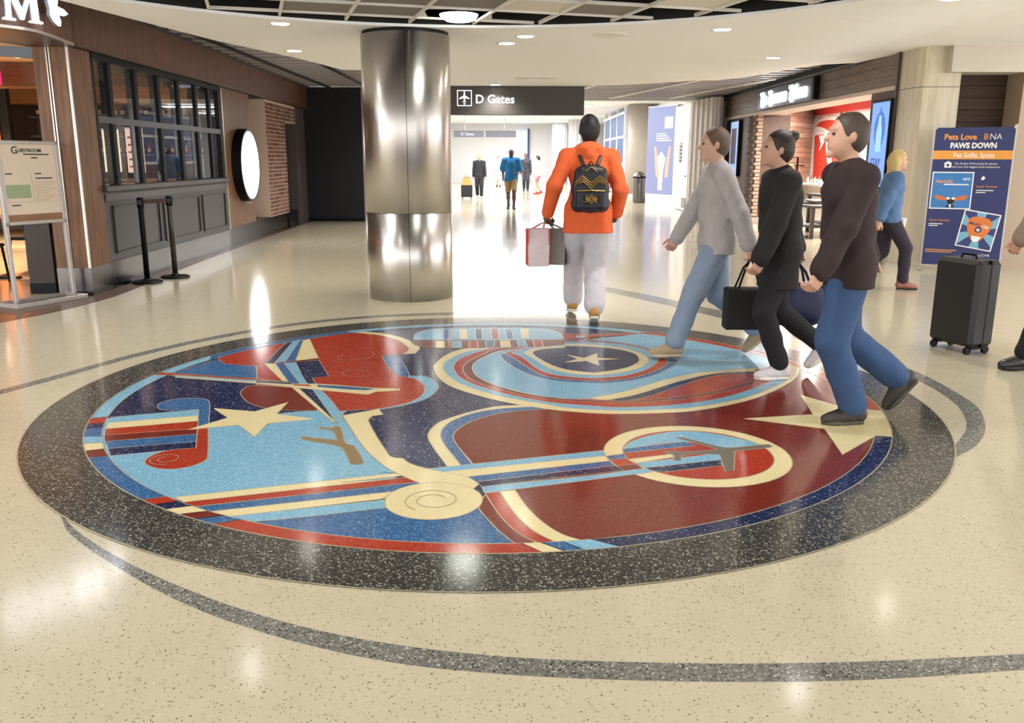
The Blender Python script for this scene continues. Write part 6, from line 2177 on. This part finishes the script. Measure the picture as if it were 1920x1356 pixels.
lw = to_world(hood_t, hj['arms'][0][2] + (hj['arms'][0][2] - hj['arms'][0][1]) / np.linalg.norm(hj['arms'][0][2] - hj['arms'][0][1]) * .1)
paper_bag('shopping_bag', 'white shopping bag with red sides in the left hand of the hoodie walker', lw[0] - .07, lw[1] - .02, lw[2] - .06, .2, .14, .34, plain('white paper', (226, 206, 206), .7), plain('red paper', (204, 62, 52), .6), lw, .1)
paper_bag('shopping_bag', 'dark grey shopping bag behind the red and white one', lw[0] + .12, lw[1] + .1, lw[2] - .07, .16, .12, .33, plain('grey paper', (150, 148, 142), .7), plain('charcoal paper', (52, 50, 52), .7), lw, -.2)

# ------------------------------------------------------------------ woman in the blue top pulling a case
wo_t, wj = person('woman with long blonde hair in a blue top walking right with a suitcase', (4.3, 10.05, 0), -PI / 2 - .12, 1.58,
                  [(-.08, -.27, .05, -.5), (.07, .2, 0, 0)], [(-.2, .12, .8, 1.0), (.19, -.16, .76, 1.1)],
                  dict(skin=(206, 158, 136), hair=(196, 168, 112), hairstyle='long', top=cloth('denim blue blouse', (80, 110, 150)), bottom=cloth('dark plum trousers', (44, 36, 50)), shoe=plain('tan pump', (150, 96, 84), .5), sole=plain('dark sole', (40, 34, 32), .6), loose=.02, sleeve=.86, leg_loose=.006, hem=.06), fem=True, detail=.01, lean=.03, pelvis_dz=-.015)


def suitcase(name, lab, cat, loc, rz, tilt, w, d, h, mat, hand=None, trim=None):
    """upright rolling case; tilt leans its top along local +Y"""
    t = thing(name, lab, cat, loc, rz)
    M = rotx(-tilt)
    T = lambda x, y, z: tuple(M @ v3(x, y, z))
    MB(T).box(-w / 2, w / 2, 0, d, .06, h, .03).build('shell', mat, t, local=True)
    MB(T).box(-w / 2 + .04, w / 2 - .04, -.02, 0, .1, h * .55, .015).build('front_pocket', mat, t, local=True)
    MB(T).box(-w / 2 - .002, w / 2 + .002, d * .45, d * .52, .058, h + .002, .004).build('zip_band', trim or BLACK, t, local=True)
    for sx in (-1, 1):
        for yy in (.03, d - .03):
            q = MB(T)
            q.tube([(sx * (w / 2 - .05) - .012, yy, .03), (sx * (w / 2 - .05) + .012, yy, .03)], .03, 14)
            q.build('wheel', BLACK, t, local=True)
        MB(T).box(sx * (w / 2 - .05) - .02, sx * (w / 2 - .05) + .02, d * .2, d * .8, .04, .065).build('wheel_housing', BLACK, t, local=True)
    if hand is not None:
        hl = np.array(wmat(t).inverted() @ Vector(hand))
        top = M.T @ hl
        for sx in (-.09, .09):
            MB(T).tube([(sx, d * .85, h - .02), (sx + (top[0]) * .0, top[1], top[2])], .009, 8).build('telescopic_bar', SIL, t, local=True)
        MB(T).tube([(-.11, top[1], top[2]), (.11, top[1], top[2])], .016, 10).build('grip', BLACK, t, local=True)
    else:
        MB(T).tube([(-.07, d * .5, h), (-.06, d * .5, h + .03), (.06, d * .5, h + .03), (.07, d * .5, h)], .01, 8).build('grip', BLACK, t, local=True)
    return t


rh = to_world(wo_t, wj['arms'][1][2] + v3(0, -.03, -.07))
suitcase('rolling_suitcase', 'tilted charcoal soft suitcase pulled by the woman in blue', 'suitcase', (3.55, 10.1, .0), -PI / 2 - .1, .62, .36, .2, .56, plain('charcoal nylon', (62, 60, 60), .75, noise=.15, scale=40, bump=.3), rh)
lh = to_world(wo_t, wj['arms'][0][2] + (wj['arms'][0][2] - wj['arms'][0][1]) / np.linalg.norm(wj['arms'][0][2] - wj['arms'][0][1]) * .09)
cup = thing('paper_cup', 'white paper cup in the hand of the woman in blue', 'cup', (lh[0] + .03, lh[1] - .035, lh[2] - .02))
MB().lathe([(.028, -.05), (.03, -.05), (.042, .07), (.044, .075)], n=20).build('cup_body', plain('white card', (232, 232, 236), .6), cup, smooth=True, local=True)
MB().lathe([(.046, .074), (.046, .084), (.038, .092), (.01, .093)], n=20).build('lid', plain('white lid', (222, 222, 226), .4), cup, local=True)

# ------------------------------------------------------------------ walkers crossing the medallion
DKC = dict(skin=(190, 146, 122), hair=(44, 32, 26))
a_t, aj = person('person in a black coat and black trousers with white running shoes', (1.78, 5.8, 0), PI / 2 + .05, 1.64,
                 [(-.08, -.03, 0, 0), (.08, -.36, .12, -.75)], [(-.24, .22, .8, .9), (.25, -.26, .74, 1.1)],
                 dict(DKC, top=cloth('black coat', (26, 22, 22)), bottom=cloth('black trousers', (20, 19, 24)), shoe=plain('white mesh shoe', (206, 200, 200), .7, noise=.2, scale=80), sole=plain('white foam sole', (226, 218, 206), .7), laces=plain('navy laces', (34, 44, 84), .8), loose=.026, hem=.26, hairstyle='bun'), fem=True, detail=.0095, lean=.06, head_pitch=-.15)
b_t, bj = person('person in a dark maroon jacket and blue jeans with dark walking shoes', (1.84, 4.78, 0), PI / 2 + .04, 1.7,
                 [(-.08, -.08, 0, 0), (.08, -.4, .13, -.9)], [(-.27, .26, .86, .9), (.27, -.3, .8, 1.1)],
                 dict(skin=(198, 154, 130), hair=(70, 58, 50), top=cloth('dark maroon jacket', (44, 28, 30)), bottom=cloth('blue denim', (50, 76, 114)), shoe=plain('dark brown shoe', (50, 44, 38), .55, noise=.2), sole=plain('brown sole', (72, 66, 58), .7), laces=plain('black laces', (24, 22, 22), .8), loose=.022, leg_loose=.016, hem=.12), detail=.0095, lean=.05, head_pitch=-.1)
c_t, cj = person('person in a grey sweater and faded jeans with khaki shoes', (1.5, 6.42, 0), PI / 2, 1.68,
                 [(-.07, .3, 0, 0.0), (.07, -.36, .1, -.7)], [(-.24, -.2, .8, .9), (.25, .26, .84, .9)],
                 dict(skin=(204, 162, 138), hair=(92, 72, 54), top=cloth('pale grey sweater', (176, 170, 168)), bottom=cloth('faded denim', (134, 148, 168)), shoe=plain('khaki canvas', (166, 144, 112), .8), sole=plain('beige sole', (190, 172, 146), .7), loose=.02, leg_loose=.012, hem=.1), detail=.0095)
d_t, dj = person('person in a tan jacket and black trousers at the right edge', (3.92, 6.1, 0), PI / 2, 1.74,
                 [(-.08, .28, 0, 0.0), (.08, -.34, .1, -.7)], [(-.26, -.22, .82, 1.0), (.26, .24, .86, .9)],
                 dict(skin=(198, 152, 128), hair=(60, 50, 44), top=cloth('tan jacket', (146, 128, 108)), bottom=cloth('black slacks', (18, 18, 20)), shoe=plain('black leather', (24, 22, 22), .3), sole=plain('black sole', (20, 19, 19), .6), loose=.024, leg_loose=.014, hem=.12))
# luggage of the walkers
suitcase('black_suitcase', 'tall black upright suitcase standing between the banner and the medallion', 'suitcase', (3.62, 6.72, 0), PI / 2 + .35, .0, .42, .24, .72, plain('black polycarbonate', (24, 23, 25), .45))
rb_ = to_world(a_t, aj['arms'][1][2] + v3(0, -.02, -.1))


def duffel(name, lab, loc, rz, L, r, mat, hand):
    t = thing(name, lab, 'bag', loc, rz)
    P_ = [('c', v3(-L / 2 + r, 0, r), v3(L / 2 - r, 0, r), r, r, .02), ('c', v3(-L / 2 + r, 0, r * 1.5), v3(L / 2 - r, 0, r * 1.5), r * .8, r * .8, .03), ('c', v3(-L / 2 + r * .8, 0, r * .75), v3(L / 2 - r * .8, 0, r * .75), r * .75, r * .75, .03)]
    np_obj('bag_body', [sdf_mesh(P_, .011, (), .003)], mat, t)
    hl = np.array(wmat(t).inverted() @ Vector(hand))
    for q in (-1, 1):
        MB().tube([(-L * .22, q * r * .7, r * 1.7), (-L * .1 + hl[0] * .6, q * r * .3 + hl[1] * .6, r * 1.7 + (hl[2] - r * 1.7) * .7), tuple(hl), (L * .1 + hl[0] * .6, q * r * .3 + hl[1] * .6, r * 1.7 + (hl[2] - r * 1.7) * .7), (L * .22, q * r * .7, r * 1.7)], .01, 7).build('handle', mat, t, local=True)
    MB().tube([(-L * .36, 0, r * 2.26), (0, 0, r * 2.31), (L * .36, 0, r * 2.26)], .006, 6).build('zipper', SIL, t, local=True)
    return t


duffel('duffel_bag', 'navy duffel bag hanging from the hand of the black coated walker', (rb_[0], rb_[1], rb_[2] - .44), .0, .44, .13, plain('navy nylon', (26, 34, 66), .7, noise=.2, scale=30, bump=.3), rb_)
la = to_world(c_t, cj['arms'][0][2] + v3(0, -.02, -.1))
tote = thing('tote_bag', 'black boxy tote bag carried by the grey sweater walker', 'bag', (la[0], la[1], la[2] - .5), .0)
MB().box(-.17, .17, -.06, .06, 0, .3, .012).build('bag_body', plain('black canvas', (22, 19, 19), .8, noise=.2, scale=50, bump=.2), tote, local=True)
for q in (-1, 1):
    MB().tube([(-.09, q * .05, .29), (-.04, q * .03, .44), (0, 0, .5), (.04, q * .03, .44), (.09, q * .05, .29)], .008, 6).build('handle', BLACK, tote, local=True)

# ------------------------------------------------------------------ people far down the corridor and in the shop
def far_person(lab, x, y, rz, H, top, bottom, skin, hair, style='short', step=.1, arms=None, **kw):
    arms = arms or [(-.24, step, .78 * H / 1.7, .8), (.24, -step, .78 * H / 1.7, .8)]
    return person(lab, (x, y, 0), rz, H, [(-.08, step * 1.6, 0, 0), (.08, -step * 1.6, .03, -.3)], arms,
                  dict(skin=skin, hair=hair, hairstyle=style, top=cloth(*top), bottom=cloth(*bottom), shoe=plain('far shoe %s' % lab[-14:], kw.pop('shoe', (40, 38, 40)), .6), sole=plain('far sole', (150, 146, 146), .6), **kw), detail=.018, simple=True)


far_person('man in a blue shirt and khaki shorts walking toward the camera', -.04, 26.2, PI, 1.76, ('royal blue tee', (24, 104, 160)), ('khaki shorts', (150, 118, 78)), (78, 52, 42), (28, 22, 20), 'bald', .12, [(-.2, .22, 1.05, .9), (.24, .0, .92, .8)], sleeve=.5, shorts=.85, loose=.03, hem=.12, shoe=(30, 28, 28))
w2, w2j = far_person('woman in a black jacket and leggings pulling a small case', -1.25, 33.5, PI, 1.66, ('black knit', (40, 40, 44)), ('black leggings', (34, 34, 40)), (206, 166, 144), (196, 170, 130), 'bun', .1, hem=.12, shoe=(210, 190, 190))
far_person('person in a navy jacket and jeans beside the steel column', -2.45, 31.2, PI, 1.68, ('navy jacket', (38, 42, 70)), ('mid blue jeans', (62, 92, 140)), (206, 170, 156), (206, 204, 200), 'curly', .06, shoe=(70, 48, 40))
far_person('small person in pale clothes standing far down the corridor', -.75, 47.5, PI, 1.6, ('pale grey top', (206, 206, 212)), ('beige skirt cloth', (214, 198, 186)), (206, 170, 150), (90, 80, 76), 'short', .05)
far_person('slim person in dark clothes far behind the blue shirted man', .62, 41.5, PI, 1.72, ('charcoal top', (62, 60, 68)), ('charcoal trousers', (54, 52, 58)), (120, 90, 76), (30, 26, 26), 'short', .05)
far_person('person in a white top and bright shorts with red shoes', 1.1, 37.3, PI / 2, 1.6, ('white tee', (228, 226, 228)), ('bright print shorts', (190, 120, 130)), (206, 170, 150), (40, 30, 28), 'short', .05, sleeve=.5, shorts=.7, shoe=(214, 54, 50))
far_person('shop assistant in dark clothes with auburn hair behind the counter', 7.58, 19.6, PI / 2, 1.5, ('black work shirt', (42, 36, 40)), ('black work trousers', (34, 32, 36)), (206, 150, 126), (140, 78, 48), 'long', .02, [(-.2, .32, .98, .6), (.2, .3, .98, .6)])
hw = to_world(w2, w2j['arms'][1][2])
suitcase('cabin_case', 'small black cabin case with a tan bag beside the far woman', 'suitcase', (-1.72, 33.2, 0), 0, 0.0, .42, .24, .5, plain('black cabin shell', (26, 25, 30), .5), (-1.72, 33.35, .78))
t = thing('tan_bag', 'tan leather bag standing on the small black cabin case', 'bag', (-1.72, 33.32, .5))
MB().add([(-.2, -.1, 0), (.2, -.1, 0), (.2, .1, 0), (-.2, .1, 0), (-.13, -.04, .28), (.13, -.04, .28), (.13, .04, .28), (-.13, .04, .28)], [(3, 2, 1, 0), (4, 5, 6, 7), (0, 1, 5, 4), (1, 2, 6, 5), (2, 3, 7, 6), (3, 0, 4, 7)]).build('bag_body', plain('tan leather', (206, 170, 128), .6), t, local=True)
MB().tube([(-.08, 0, .27), (-.06, 0, .36), (.06, 0, .36), (.08, 0, .27)], .01, 6).build('handle', plain('tan leather', (206, 170, 128), .6), t, local=True)
suitcase('blue_case', 'small bright blue suitcase far down the corridor', 'suitcase', (-.2, 47.5, 0), .1, 0.0, .42, .26, .6, plain('bright blue shell', (38, 96, 190), .4))
suitcase('white_case', 'small pale suitcase beside the corridor columns', 'suitcase', (1.85, 37.6, 0), .2, 0.0, .34, .2, .5, plain('pale shell', (206, 204, 208), .4), (1.85, 37.75, .98))
